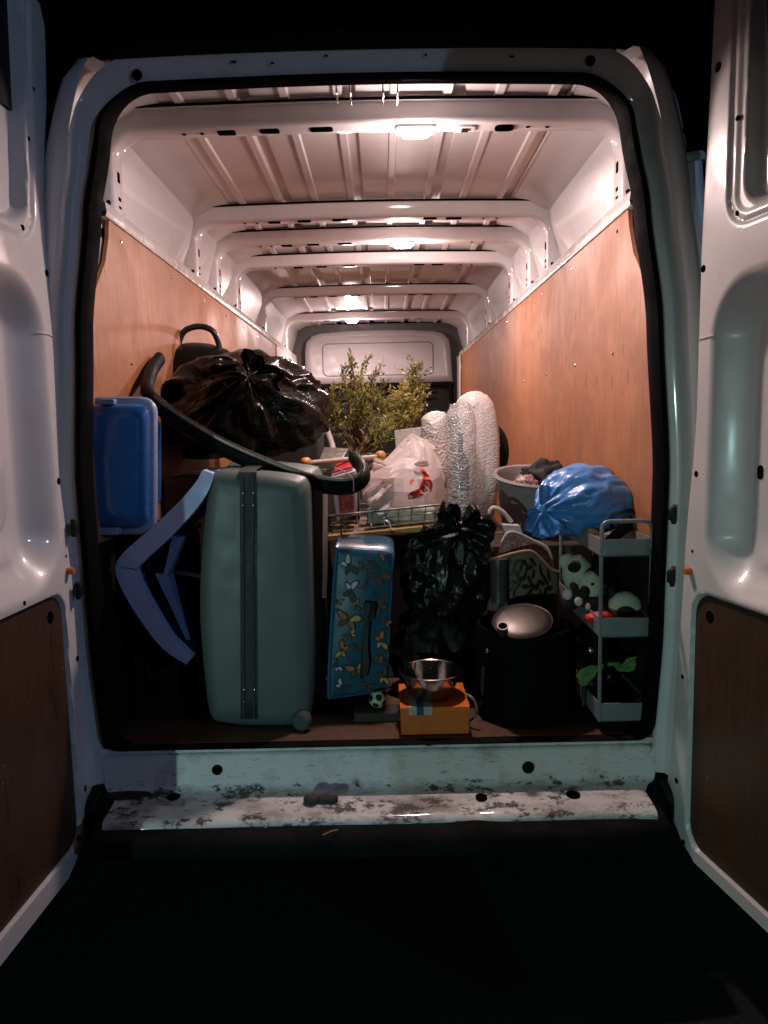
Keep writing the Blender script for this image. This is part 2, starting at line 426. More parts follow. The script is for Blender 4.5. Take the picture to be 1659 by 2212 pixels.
# load floor, sill and bumper step
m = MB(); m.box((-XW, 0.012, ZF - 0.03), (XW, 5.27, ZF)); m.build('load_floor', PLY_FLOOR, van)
m = MB(); prof = [(0.06, 0.572), (0.012, 0.573), (0.003, 0.569), (0.0, 0.560), (-0.004, 0.485), (-0.010, 0.472), (-0.022, 0.466), (-0.06, 0.464), (-0.13, 0.459), (-0.150, 0.454), (-0.158, 0.444), (-0.158, 0.43)]
def sillpt(x, Y, z, k):
    w = 0.0022*nz((x*7, Y*9, z*9)) + (0.004*nz((x*3, 5, 2)) if k > 6 else 0)
    dent = 0.010*math.exp(-((x-0.25)/0.05)**2) if k > 7 else 0
    return Vector((x, Y + w + dent, z + w - dent*0.5))
m.rings([[sillpt((-1 + 2*i/120)*(0.782 - 0.048*sst(0.0, 0.04, -Y)), Y, z, k) for i in range(121)] for k, (Y, z) in enumerate(prof)], False); m.build('sill', PAINT_SILL, van, 50)
m = MB(); m.rings([[Vector((-0.80 + 1.60*i/60, Y, z)) for i in range(61)] for Y, z in ((0.03, 0.580), (0.022, 0.5905), (0.002, 0.592), (-0.003, 0.585), (-0.003, 0.578))], False); m.build('floor_edge_strip', PAINT_SILL, van, 50)
for x, y, rr_ in ((469, 1663, 0.0145), (1141, 1658, 0.017)):
    p = P(x, y, -0.004); m = MB(); m.lathe([(0.0002, -0.003), (rr_, -0.003), (rr_, 0.004), (0.0002, 0.004)], p, 20, (0, 1, 0)); m.build('bolt_hole', HOLE, van)
for x, y, rr_ in ((375, 1722, 0.018), (1238, 1717, 0.019), (1040, 1722, 0.016)):
    d = P(x, y, 0) - CAM; p = CAM + d * ((0.4645 - CAM.z)/d.z); m = MB(); m.lathe([(0.0002, 0.003), (rr_, 0.003), (rr_, -0.006)], p, 20); m.build('bolt_hole', HOLE, van)
# perished rubber block and grease patch on the sill lip
d = P(690, 1728, 0) - CAM; p0 = CAM + d * ((0.47 - CAM.z)/d.z)
m = MB()
for k, (dx, dy, r) in enumerate(((-0.022, 0.0, 0.020), (0.012, 0.005, 0.017), (0.035, 0.002, 0.015))):
    m.ball(p0 + Vector((dx, dy, 0.0)), (r*1.1, r, r*0.8), 18, 12, disp=lambda q, k=k: 0.22*nz(q, 3, (k*5, 0, 0)))
m.build('rubber_stop', M('perished_rubber', (0.035, 0.025, 0.018), 0.8, var=0.5, vs_=40, bump=0.5), van, 60)
d = P(275, 1716, 0) - CAM; p0 = CAM + d * ((0.466 - CAM.z)/d.z)
m = MB(); m.ball(p0 + Vector((0, 0.0, 0)), (0.072, 0.032, 0.006), 30, 8, disp=lambda q: 0.25*nz(q, 2.5)); m.build('grease_patch', M('grease', (0.010, 0.009, 0.008), 0.6), van, 60)
m = MB(); prof = [(-0.10, 0.44), (-0.168, 0.440), (-0.19, 0.436), (-0.206, 0.428), (-0.212, 0.415), (-0.212, 0.385), (-0.19, 0.365), (0.05, 0.36)]
m.rings([[Vector((-0.76 + 1.52*i/40, Y + 0.03*(abs(i/20-1))**6, z)) for i in range(41)] for Y, z in prof], False, ); m.build('bumper_step', DARKBUMP, van, 50)
m = MB(); m.box((-0.70, 0.05, 0.22), (0.70, 0.3, 0.335)); m.build('chassis_rail', HOLE, van)
for s in (-1, 1):
    m = MB(); m.tube(curve([Vector((s*0.80, -0.03, 0.30)), Vector((s*0.812, -0.05, 0.38)), Vector((s*0.80, -0.06, 0.45)), Vector((s*0.79, -0.03, 0.48))], 5), 0.011, 10); m.build('bumper_end', BLACKPL, van)
    for dz in (0.0, 0.17):
        m = MB(); c = Vector((s*0.80, -0.035, 1.06 + dz)); m.box(c - Vector((0.008, 0.012, 0.016)), c + Vector((0.008, 0.012, 0.016))); m.lathe([(0.007, -0.024), (0.007, 0.024)], c + Vector((0, -0.01, 0)), 12, cap0=True, cap1=True)
        m.build('hinge', BLACKPL, van, bevel=0.004)

# side walls: plywood lining, rail, painted side panels
LPLY_END = 3.80
def ply_panel(s, yend):
    m = MB(); top = 2.125
    out = [(0.05, ZF+0.005), (0.05, 1.66), (0.075, 1.74), (0.135, 1.85), (0.20, 1.92), (0.26, 1.98), (0.30, 2.06), (0.315, top), (yend, top), (yend, ZF+0.005)]
    m.prism([Vector((s*XW, y, z)) for y, z in out], (s*0.012, 0, 0)); m.build('plywood_panel', PLY, van, 30)
    m = MB()   # painted waist rail on top of the panel
    N = 160; y1 = 5.15
    prof = [(0.012, -0.012), (-0.006, -0.010), (-0.010, 0.0), (-0.006, 0.030), (0.004, 0.040), (0.035, 0.044)]
    m.rings([[Vector((s*(XW + dx + 0.0025*nz((i*.9, 3, s))), 0.27 + (y1-0.27)*i/N, top + dz + 0.002*nz((i*.7, 9, s)))) for i in range(N+1)] for dx, dz in prof], False)
    m.build('waist_rail', ALU, van, 50)
    # painted pillar trim behind the seal
    m = MB(); pts = [(2.36, 0.30), (2.13, 0.26), (1.98, 0.22), (1.86, 0.11), (1.7, 0.05), (1.4, 0.04)]
    m.rings([[Vector((s*(XW + 0.02), y + 0.05, z)) for z, y in pts], [Vector((s*(XW + 0.016), max(0.05, y - 0.03), z)) for z, y in pts], [Vector((s*(XW + 0.03), max(0.045, y - 0.10), z)) for z, y in pts]], False); m.build('pillar_trim', PAINT_IN, van, 50)
    for i in range(9):    # screws
        y = 0.42 + i*0.52
        if y > yend - 0.05: break
        for z in (2.075, 1.70, 1.25):
            m = MB(); m.lathe([(0.0002, 0.003), (0.006, 0.002), (0.0075, -0.001)], (s*(XW - 0.0005), y + 0.05*math.sin(z*9+i), z), 10, (-s, 0, 0)); m.build('screw', CHROME, van)
ply_panel(-1, LPLY_END); ply_panel(1, 5.05)
def wall_x(z): return lerp_tab([(2.05, 0.862), (2.22, 0.850), (2.32, 0.825), (2.40, 0.775), (2.445, 0.69), (2.455, 0.62)], z)
for s in (-1, 1):
    m = MB(); zs = [2.08, 2.12, 2.155, 2.162, 2.169, 2.2, 2.235, 2.242, 2.249, 2.28, 2.31, 2.34, 2.37, 2.40, 2.425, 2.445, 2.455]
    def wx(z): return wall_x(z) - 0.011*math.exp(-((z-2.162)/0.006)**2) - 0.011*math.exp(-((z-2.242)/0.006)**2)
    m.rings([[Vector((s*wx(z), Y, z)) for z in zs] for Y in (0.06, 1.3, 2.6, 3.9, 5.3)], False); m.build('side_panel', PAINT_IN, van, 30)
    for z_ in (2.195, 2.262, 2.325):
        m = MB(); m.tube([Vector((s*(wx(z_) - 0.001), 0.50 + 4.6*i/12, z_)) for i in range(13)], 0.0032, 6); m.build('crease_shade_line', M('crease_shade', (0.20, 0.18, 0.17), 0.6), van)  # dark tubes put the shade of the panel creases into colour
    m = MB(); m.box((min(s*0.80, s*0.88), 0.14, 2.06), (max(s*0.80, s*0.88), 5.3, 2.10)); m.build('side_ledge', PAINT_IN, van)
    m = MB(); m.box((min(s*0.80, s*0.86), 0.12, ZF - 0.03), (max(s*0.80, s*0.86), 5.3, 2.09)); m.build('side_wall', PAINT_IN, van)
# roof skin with pressed swages
SW = [-0.56, -0.40, -0.245, -0.085, 0.085, 0.245, 0.40, 0.56]
m = MB(); xs = []
for k, c0 in enumerate(SW): xs += [c0 - 0.016, c0 - 0.011, c0 + 0.011, c0 + 0.016] + ([c0 + 0.050, c0 + 0.055] if k % 2 else [])
xs = sorted([-0.66, 0.66] + [x for x in xs if abs(x) < 0.655] + [(a + b)/2 for a, b in zip(SW, SW[1:])])
def roof_z(x):
    z = 2.456 + 0.018*(1 - (x/0.66)**2)
    for k, c0 in enumerate(SW):
        z -= 0.008*(1 - sst(0.0105, 0.0165, abs(x - c0)))
        if k % 2: z += 0.014*(1 - sst(0.0175, 0.0225, abs(x - c0 - 0.0335)))
    return z
m.rings([[Vector((x, Y, roof_z(x))) for x in xs] for Y in (0.02, 0.4, 1.4, 1.8, 2.4, 3.4, 4.5, 5.3)], False); m.build('roof_skin', PAINT_IN, van, 15)
# roof bows: six hoops
def hoop(zb, xl, r):
    "hoop centreline (inner edge) from left foot to right foot"
    pts = [(-xl, 2.155), (-xl, 2.19)]
    for i in range(11):
        a = R(180 - 90*i/10); pts.append((-xl + r + r*math.cos(a), zb - r + r*math.sin(a)))
    for i in range(1, 12): pts.append((-(xl - r) + 2*(xl - r)*i/12, zb + 0.010*math.sin(math.pi*i/12)))
    for i in range(11):
        a = R(90 - 90*i/10); pts.append((xl - r + r*math.cos(a), zb - r + r*math.sin(a)))
    return pts + [(xl, 2.19), (xl, 2.155)]
RIBS = [0.355, 1.37, 1.80, 2.32, 3.30, 4.50]
for k, Y in enumerate(RIBS):
    zb = 2.385
    def off(pts, d):
        out = []
        for i, (x, z) in enumerate(pts):
            a = pts[max(i-1, 0)]; b = pts[min(i+1, len(pts)-1)]
            tx, tz = b[0]-a[0], b[1]-a[1]; L = math.hypot(tx, tz) or 1
            out.append((x - tz/L*d, z + tx/L*d))
        return out
    c0 = hoop(zb, 0.775, 0.085)
    prof = [(0.062, -0.012), (0.056, 0.0), (0.012, 0.004), (0.003, 0.010), (0.0, 0.018), (0.0, 0.082), (0.004, 0.090), (0.055, 0.098), (0.060, 0.112)]
    m = MB(); m.rings([[Vector((x, Y + dy, z)) for x, z in off(c0, d)] for d, dy in prof], False)
    rib = m.build('roof_bow', PAINT_IN, van, 40)
    m = MB(); m.tube([Vector((x, Y - 0.010 + 0.002*nz((x*20, k, 1)), z)) for x, z in off(c0, 0.0625)], 0.0045, 6); m.build('gap_shade_line', HOLE, rib)  # black tube paints the shade of the gap around the bow
    def slot(x0, x1, nm='slot', d0=0.03, d1=0.066, mt=HOLE):
        m = MB(); z = zb + 0.010*math.sin(math.pi*(x0 + 0.66)/1.32) + 0.002
        pl = rrect(x0, Y + d0, x1, Y + d1, 0.008, 3)
        m.prism([Vector((x, y, z - 0.0035)) for x, y in pl], (0, 0, 0.006)); return m.build(nm, mt, rib)
    for x0, x1 in ((-0.46, -0.405), (-0.33, -0.27), (-0.175, -0.105)): slot(x0, x1)
    if k == 0: pass
    elif k != 2:
        for x0, x1 in ((0.33, 0.40), (0.23, 0.29)): slot(x0, x1)
    for x0 in (-0.515, 0.49, 0.55, -0.57): slot(x0, x0 + 0.013, 'hole', 0.04, 0.054)
    for s in (-1, 1):     # holes in the legs
        for z, h in ((2.265, 0.016), (2.20, 0.006), (2.175, 0.004)):
            m = MB(); c = Vector((s*0.7755, Y + 0.05, z)); m.box(c - Vector((0.0025, 0.010, h)), c + Vector((0.0025, 0.010, h))); m.build('hole', HOLE, rib, bevel=0.002)
        m = MB(); m.ball((s*0.795, Y + 0.012, 2.178), (0.012, 0.012, 0.012), 12, 8); m.build('bung', BLACKPL, rib)
# bright little clips and lamp bracket at the header
for x in (728, 757, 827, 858):
    p = P(x, 205, 0.20); m = MB(); m.box(Vector((p.x-0.0022, 0.16, p.z-0.012)), Vector((p.x+0.0022, 0.24, p.z+0.012))); m.build('wiring_clip', CHROME, van, bevel=0.001)
# lamps
for x, k, pw in ((0.150, 0, 25.0), (0.150, 2, 33.0), (-0.215, 5, 32.0)):
    Y = RIBS[k] + 0.055; z = 2.385 + 0.008
    lamp = MB(); lamp.prism([Vector((a, b, z - 0.008)) for a, b in rrect(x - 0.062, Y - 0.034, x + 0.062, Y + 0.034, 0.014, 4)], (0, 0, 0.010))
    L = lamp.build('roof_lamp', M('lamp_housing', (0.62, 0.58, 0.54), 0.35), van, bevel=0.003)
    m = MB(); m.rings([[Vector((a, b, zz)) for a, b in rrect(x - 0.044 + i, Y - 0.026 + i, x + 0.044 - i, Y + 0.026 - i, 0.012, 4)] for i, zz in ((0, z - 0.006), (0.001, z - 0.016), (0.006, z - 0.022))], True, False, True)
    m.build('lens', LENS, L, 40)
    add_light('lamp_light', 'POINT', (x, Y, z - 0.070), pw*0.40, (1.0, 0.755, 0.725), 0.05)
    L_ = add_light('lamp_light', 'AREA', (x, Y, z - 0.026), pw*0.58, (1.0, 0.755, 0.725), 0.05); L_.data.shape = 'RECTANGLE'; L_.data.size = 0.085; L_.data.size_y = 0.05
# switch plate and grommet on first bow
m = MB(); m.prism([Vector((a, b, 2.386)) for a, b in rrect(0.27, RIBS[0]+0.03, 0.335, RIBS[0]+0.075, 0.012, 4)], (0, 0, 0.008)); sw = m.build('switch_plate', M('switch_plate', (0.6, 0.56, 0.53), 0.4), van, bevel=0.002)
m = MB(); m.box((0.292, RIBS[0]+0.042, 2.382), (0.313, RIBS[0]+0.063, 2.386)); m.build('socket', BLACKPL, sw)
m = MB(); m.prism([Vector((a, b, 2.3865)) for a, b in rrect(0.395, RIBS[0]+0.03, 0.455, RIBS[0]+0.075, 0.018, 4)], (0, 0, 0.006)); m.build('grommet', HOLE, van)
# bulkhead
YB = 5.27
m = MB(); m.box((-0.86, YB + 0.05, ZF), (0.86, YB + 0.09, 2.46)); m.build('bulkhead_wall', M('bulkhead_dark', (0.07, 0.065, 0.065), 0.6), van)
top = [(-0.70, 1.89), (-0.70, 2.20), (-0.685, 2.29), (-0.63, 2.345), (-0.55, 2.37), (-0.3, 2.385), (0, 2.39), (0.3, 2.385), (0.55, 2.37), (0.63, 2.345), (0.685, 2.29), (0.70, 2.20), (0.72, 1.89)]
m = MB(); fr = [Vector((x, YB - 0.03, z)) for x, z in top]
rr = []
for ins, dy in ((0.0, 0.08), (0.0, 0.012), (0.012, 0.0), (0.05, -0.004), (0.07, 0.010)): rr.append([p + Vector((0, dy, 0)) for p in inset_c(fr, ins)])
m.rings(rr, True, False, True); bh = m.build('bulkhead_panel', GREYPL, van, 40)
m = MB(); pl = [Vector((x, YB - 0.022, z)) for x, z in rrect(-0.53, 1.965, 0.53, 2.27, 0.05, 5)]
m.tube(pl, 0.004, 6, closed=True); m.build('panel_groove', M('groove', (0.10, 0.085, 0.08), 0.7), bh)
m = MB(); pl = curve([Vector((x, YB - 0.03, z)) for x, z in ((-0.68, 1.2), (-0.68, 1.80), (-0.62, 1.862), (0, 1.868), (0.64, 1.862), (0.70, 1.80), (0.70, 1.2))], 6)
m.tube(pl, 0.022, 10); m.build('bulkhead_seal', RUBBER, van)
m = MB(); m.box((-0.70, YB, ZF), (0.72, YB + 0.04, 1.875)); m.build('bulkhead_opening_cover', BLACKPL, van)
for z in (1.80, 1.74):
    m = MB(); m.tube([Vector((-0.55, YB - 0.02, z)), Vector((0.55, YB - 0.02, z))], 0.008, 8); m.build('grille_bar', BLACKPL, van)
# side door inner frame on the left, end trim on the right
m = MB(); out = rrect(3.82, 1.70, 5.22, 2.12, 0.05, 4); hole = rrect(3.92, 1.80, 5.02, 2.04, 0.06, 4)
n = len(out); v = [Vector((-0.775, y, z)) for y, z in out] + [Vector((-0.775, y, z)) for y, z in hole] + [Vector((-0.83, y, z)) for y, z in hole]
m.add(v, [(i, (i+1) % n, n + (i+1) % n, n + i) for i in range(n)] + [(n+i, n+(i+1) % n, 2*n+(i+1) % n, 2*n+i) for i in range(n)]); sd = m.build('side_door_frame', PAINT_IN, van, 40)
m = MB(); m.box((-0.86, 3.9, 1.78), (-0.832, 5.05, 2.06)); m.build('side_door_window', BLACKPL, sd)
m = MB(); m.box((-0.80, 3.86, ZF), (-0.778, 5.2, 1.72)); m.build('side_door_lining', PLY, sd)
m = MB(); pts = [(2.12, 5.02), (2.06, 5.03), (2.02, 4.99), (1.95, 5.02), (1.85, 5.04), (1.6, 5.05), (1.2, 5.05)]
m.rings([[Vector((0.772, y, z)) for z, y in pts], [Vector((0.765, y + 0.05, z)) for z, y in pts], [Vector((0.76, y + 0.22, z)) for z, y in pts]], False); m.build('end_trim', PAINT_IN, van, 50, solid=0.004)

# ------------------------------------------------------------------ rear doors (children of the van)
def sd_rr(u, z, u0, z0, u1, z1, r):
    dx = abs(u - (u0+u1)/2) - (u1-u0)/2 + r; dz = abs(z - (z0+z1)/2) - (z1-z0)/2 + r
    return math.hypot(max(dx, 0), max(dz, 0)) + min(max(dx, dz), 0) - r
def rear_door(s, hx, ang, edge, F):
    a = R(ang - 90); du = Vector((s*math.sin(a), -math.cos(a), 0)); nn = Vector((-s*math.cos(a), -math.sin(a), 0))   # nn: inner face normal
    if nn.x*s > 0: nn = -nn
    H = Vector((hx, 0, 0)); Z0, Z1, U1 = 0.315, 2.56, 0.82
    def W3(u, z, d): return H + du*u + nn*d + Vector((0, 0, z))
    def depth(u, z):
        d = 0.0
        su = F['shear'](z)
        w1 = sd_rr(u - su, z, F['w1'], F['wb'] - 0.035, 0.74, 2.75, 0.075)
        w2 = sd_rr(u - su, z, F['w2'], F['wb'] + 0.005, 0.70, 2.75, 0.06)
        d -= 0.010*(1 - sst(-0.007, 0.004, w1)) ; d += 0.006*(1 - sst(0.004, 0.014, abs(w1 + 0.018)))
        d -= 0.030*(1 - sst(-0.012, 0.006, w2))
        r1 = sd_rr(u, z, F['r1'], F['rb'], 0.72, F['rt'], 0.14)
        d -= 0.075*(1 - sst(-0.075, 0.010, r1))
        r2 = sd_rr(u, z, F['r2'], F['rb'] + 0.13, 0.64, F['rt'] - 0.07, 0.10)
        d += 0.046*(1 - sst(-0.024, 0.004, r2)) - 0.006*(1 - sst(0.0, 0.006, abs(r2 + 0.004)))
        # moulded bowl below the plateau
        d += 0.030*math.exp(-((z - F['rb'] - 0.075)/0.05)**2)*sst(F['r1'] + 0.05, F['r1'] + 0.16, u)*(1 - sst(-0.03, 0.0, r1))*0.8
        p = sd_rr(u, z, F['p'], F['pb'], 0.72, F['pt'], 0.06)
        d -= 0.022*(1 - sst(-0.004, 0.003, p))
        # edge roll
        e = u - lerp_tab(edge, z)
        d -= 0.010*(1 - sst(0.0, 0.014, e))**2
        return d
    nu, nv = 130, 330
    m = MB()
    def fn(i, j):
        z = Z0 + (Z1 - Z0)*j; e = lerp_tab(edge, z); k = i**1.35
        u = e + (U1 - e)*k; return W3(u, z, depth(u, z))
    rr = [[fn(i/nu, j/nv) for i in range(nu+1)] for j in range(nv+1)]
    m.rings(rr, False)
    # rim back to the outer skin
    T = -0.11
    def sk(i, j, t):
        z = Z0 + (Z1 - Z0)*j; e = lerp_tab(edge, z); return W3(e + (U1 - e)*i**1.35, z, t)
    loop = [(i/nu, 0) for i in range(nu)] + [(1, j/nv) for j in range(nv)] + [(1 - i/nu, 1) for i in range(nu)] + [(0, 1 - j/nv) for j in range(nv)]
    m.rings([[fn(*q) for q in loop], [sk(q[0], q[1], T) for q in loop]], True)
    o = m.build('rear_door', PAINT_DOOR, van, 50)
    m = MB(); m.grid(lambda i, j: sk(i, j, T - 0.001), 12, 30); m.build('outer_skin', PAINT_BODY, o)
    # plywood infill
    m = MB(); pl = rrect(F['p'] + 0.004, F['pb'] + 0.004, 0.716, F['pt'] - 0.004, 0.056, 5)
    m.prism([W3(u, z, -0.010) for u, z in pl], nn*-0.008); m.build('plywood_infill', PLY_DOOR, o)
    def disc(u, z, r, nm, mt, d=None, h=0.003, sq=1.0):
        dd = (depth(u, z) if d is None else d)
        m = MB(); m.lathe([(0.0002, h), (r*0.85, h), (r, h*0.5), (r, -0.004)], W3(u, z, dd), 18, nn, 1, sq); return m.build(nm, mt, o)
    for u, z, r in F['holes']: disc(u, z, r, 'drain_hole', HOLE, None, 0.0015)
    disc(F['p'] + 0.062, F['pt'] - 0.055, 0.016, 'finger_hole', HOLE, -0.010, 0.001)
    q = disc(F['knob'][0], F['knob'][1], 0.010, 'buffer', M('orange_buffer', (0.55, 0.14, 0.03), 0.45), None, 0.018)
    # oval slot in the recess
    u, z = F['slot']; m = MB(); dd = depth(u, z) + 0.0005
    m.prism([W3(u + x, z + y, dd + 0.001) for x, y in rrect(-0.010, -0.017, 0.010, 0.017, 0.009, 4)], nn*-0.004); m.build('slot', HOLE, o)
    # dark lift-out corner of the blanked window and its oval grip hole
    u, z = F['grip']; m = MB(); dd = depth(u, z)
    ell = [(0.020*math.cos(R(t)), 0.028*math.sin(R(t))) for t in range(0, 360, 20)]
    m.prism([W3(u + x*math.cos(0.5) - y*math.sin(0.5), z + x*math.sin(0.5) + y*math.cos(0.5), dd + 0.002) for x, y in ell], nn*-0.005); m.build('grip_hole', HOLE, o)
    m = MB(); m.tube([W3(u + 1.5*x, z + 1.35*y, dd + 0.002) for x, y in ell], 0.006, 8, closed=True); m.build('grip_rim', PAINT_DOOR, o)
    m = MB(); m.prism([W3(x, y, depth(x, y) + 0.004) for x, y in ((u - 0.05, z + 0.072), (u + 0.03, z + 0.095), (u + 0.25, z + 0.11), (u + 0.25, z + 0.055), (u + 0.03, z + 0.055))], nn*-0.008); m.build('window_gap', HOLE, o)
    m = MB(); m.box((0, 0, 0), (0.001, 0.001, 0.001))
    m = MB(); m.prism([W3(x, y, -0.031) for x, y in ((F['w2'] + 0.03, 2.26), (0.69, 2.26), (0.69, 2.60), (F['w2'] + 0.01, 2.60))], nn*-0.004); m.build('window_glass', BLACKPL, o)
    # pressed joint line across the flange
    m = MB(); z = F['rt'] - 0.13; e = lerp_tab(edge, z); m.tube([W3(e + 0.004 + 0.06*i/6, z + 0.004*i/6, depth(e + 0.004 + 0.06*i/6, z) + 0.001) for i in range(7)], 0.0025, 6); m.build('seam', PAINT_DOOR, o)
    return o
rear_door(-1, -0.815, 93, [(0.315, 0.16), (0.335, 0.115), (0.375, 0.045), (0.43, 0.010), (0.50, -0.002), (0.62, 0.004), (1.036, 0.020), (1.16, 0.035), (1.371, 0.057), (1.72, 0.040), (2.11, 0.006), (2.515, -0.037), (2.56, -0.02)],
    dict(shear=lambda z: (2.474 - z)*0.10, w1=0.050, w2=0.078, wb=1.985, r1=0.088, r2=0.245, rb=1.095, rt=1.86, p=0.085, pb=0.372, pt=1.068,
         holes=[(0.056, 1.887, 0.009), (0.072, 1.357, 0.009), (0.062, 1.157, 0.004), (0.055, 2.33, 0.005), (0.15, 1.975, 0.007), (0.04, 0.87, 0.008), (0.045, 0.50, 0.009), (0.10, 0.385, 0.008), (0.28, 1.083, 0.006), (0.09, 2.2, 0.006)],
         knob=(0.060, 1.117), slot=(0.215, 1.393), grip=(0.225, 2.03)))
rear_door(1, 0.80, 101, [(0.300, 0.20), (0.315, 0.15), (0.35, 0.085), (0.40, 0.035), (0.46, 0.020), (0.60, 0.041), (1.127, 0.076), (1.49, 0.110), (1.877, 0.111), (2.443, 0.133), (2.56, 0.150)],
    dict(shear=lambda z: 0.0, w1=0.212, w2=0.262, wb=1.955, r1=0.172, r2=0.355, rb=1.060, rt=1.81, p=0.122, pb=0.352, pt=1.042,
         holes=[(0.165, 2.30, 0.011), (0.13, 1.85, 0.009), (0.125, 1.345, 0.008), (0.118, 1.145, 0.004), (0.235, 2.16, 0.006), (0.245, 1.95, 0.006), (0.09, 0.80, 0.006), (0.075, 0.50, 0.008), (0.115, 0.345, 0.007), (0.35, 1.035, 0.006)],
         knob=(0.112, 1.092), slot=(0.265, 1.355), grip=(0.345, 1.99)))
# ------------------------------------------------------------------ contents of the load bay
def bag_blob(mb, c, r, knot, seed=0, wr=0.05, fold=0.16, kf=11, flat=None, n=110, mm=72, sharp=1.7, valley=0.0, fine=1.0):
    "a filled plastic bag: ellipsoid with folds radiating from the knot direction and ridged creases"
    c = Vector(c); q = Vector((0, 0, 1)).rotation_difference(Vector(knot).normalized()).to_matrix()
    qi = q.transposed(); rr = []
    vl = qi @ Vector((0.15, -0.75, -0.65)); th0 = math.atan2(vl.y, vl.x)
    for i in range(mm + 1):
        ph = math.pi*min(max(i/mm, 0.004), 0.996); ring = []
        for j in range(n):
            th = 2*math.pi*j/n
            d = q @ Vector((math.sin(ph)*math.cos(th), math.sin(ph)*math.sin(th), math.cos(ph)))
            w = th*kf + 9.0*nz((math.cos(th)*1.3, math.sin(th)*1.3, ph*0.9), 1, (seed, 0, 0))
            fo = abs(math.sin(w*0.5)) - 0.6
            k = 1 + fold*math.exp(-ph*sharp)*fo*(1 if ph > 0.15 else ph/0.15)*(0.35 + 1.3*abs(nz((math.cos(th)*1.1, math.sin(th)*1.1, 3), 1, (seed*3, 1, 0))))
            k += wr*0.9*(0.5 - abs(nz(d, 2.2, (seed, seed*2, 1)))*2.0) + wr*fine*0.20*(0.5 - abs(nz(d, 9.5, (seed, seed*2, 1)))*2.0)
            for f, a in ((2.4, 0.95), (6.0, 0.42*fine)):      # long creases running away from the knot
                sv = (math.cos(th)*f, math.sin(th)*f, ph*f*0.22 + 0.8*nz(d, 2.0, (seed, 5, 0)))
                k += wr*a*(0.5 - abs(nz(sv, 1, (seed*2, 7, seed)))*2.2)*sst(0.05, 0.5, ph)
            k += 0.10*nz(d, 1.3, (seed+3, 0, 0))
            dt = (th - th0 + 0.25*math.sin(ph*3) + math.pi) % (2*math.pi) - math.pi
            k -= valley*math.exp(-(dt/0.16)**2)*sst(0.2, 0.7, ph)*(1 - sst(1.5, 2.3, ph))
            pinch = 0.20*math.exp(-(ph/0.35)**2)
            p = c + Vector((d.x*r[0], d.y*r[1], d.z*r[2]))*(k + pinch)
            if flat is not None and p.z < flat: p.z = flat + 0.004*nz(p, 30)
            ring.append(p)
        rr.append(ring)
    return mb.rings(rr, True, True, True)
def film(name, col, rough, bump=0.7, bs=16, alpha=1.0, coat=0.0, var=0.2, bd=0.012, spec=0.5):
    t = NT(name); v = t.noise(bs, 6, 0.62, None, 1.4)
    r_ = t.n('Math', operation='ABSOLUTE'); s_ = t.n('Math', operation='SUBTRACT'); s_.inputs[1].default_value = 0.5
    t.l(v, s_.inputs[0]); t.l(s_.outputs[0], r_.inputs[0])
    f = t.noise(3, 4)
    t.set(Base_Color=t.ramp(f, [(0.3, tuple(c*(1-var) for c in col)), (0.7, tuple(min(1, c*(1+var)) for c in col))]), Roughness=rough, Alpha=alpha, Coat_Weight=coat, Specular_IOR_Level=spec)
    t.bump(r_.outputs[0], bump, bd); return t.m
BINBAG = film('bin_bag_film', (0.006, 0.0055, 0.005), 0.17, 0.45, 5, bd=0.04, spec=0.36)
BINBAG2 = film('bin_bag_film_dull', (0.005, 0.005, 0.004), 0.26, 0.5, 6, bd=0.03, spec=0.3)
BLUEBAG = film('blue_bag_film', (0.06, 0.21, 0.52), 0.26, 0.35, 12)
def ear(mb, root, tip, w, seed, n=10, twist=0.6):
    "a flattened, crumpled tail of plastic film"
    root, tip = Vector(root), Vector(tip); ax = (tip - root); L = ax.length; ax.normalize()
    sd_ = ax.cross(Vector((0, 1, 0.2))).normalized(); nn = ax.cross(sd_)
    def fn(u, v):
        ww = w*(0.25 + 0.95*math.sin(min(1, v*1.05)*math.pi*0.62))*(1 if v < 0.92 else 0.8)
        a = (u*2 - 1); p = root + ax*(L*v) + sd_*(a*ww) + nn*(0.22*w*math.sin(a*6 + seed) + 0.35*w*nz((u*3, v*3, seed), 1))
        return p
    return mb.grid(fn, n, n)

# --- support boxes hidden in the middle of the load
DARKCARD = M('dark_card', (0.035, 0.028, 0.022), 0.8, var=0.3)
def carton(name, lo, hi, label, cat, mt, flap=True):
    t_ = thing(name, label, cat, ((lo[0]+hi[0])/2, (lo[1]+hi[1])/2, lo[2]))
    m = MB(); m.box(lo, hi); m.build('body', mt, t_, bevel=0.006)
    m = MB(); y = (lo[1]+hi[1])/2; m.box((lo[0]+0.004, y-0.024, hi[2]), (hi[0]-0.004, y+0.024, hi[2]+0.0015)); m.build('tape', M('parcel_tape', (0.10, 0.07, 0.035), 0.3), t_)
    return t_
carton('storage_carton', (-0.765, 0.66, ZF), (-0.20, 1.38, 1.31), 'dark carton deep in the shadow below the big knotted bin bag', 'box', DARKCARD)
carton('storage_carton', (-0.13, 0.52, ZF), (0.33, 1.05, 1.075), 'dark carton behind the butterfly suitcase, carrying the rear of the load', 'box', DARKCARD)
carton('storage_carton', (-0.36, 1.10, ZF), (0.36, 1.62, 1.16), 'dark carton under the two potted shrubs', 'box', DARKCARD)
carton('storage_carton', (0.40, 0.55, ZF), (0.755, 1.15, 1.06), 'dark carton beneath the grey oval tub', 'box', DARKCARD)

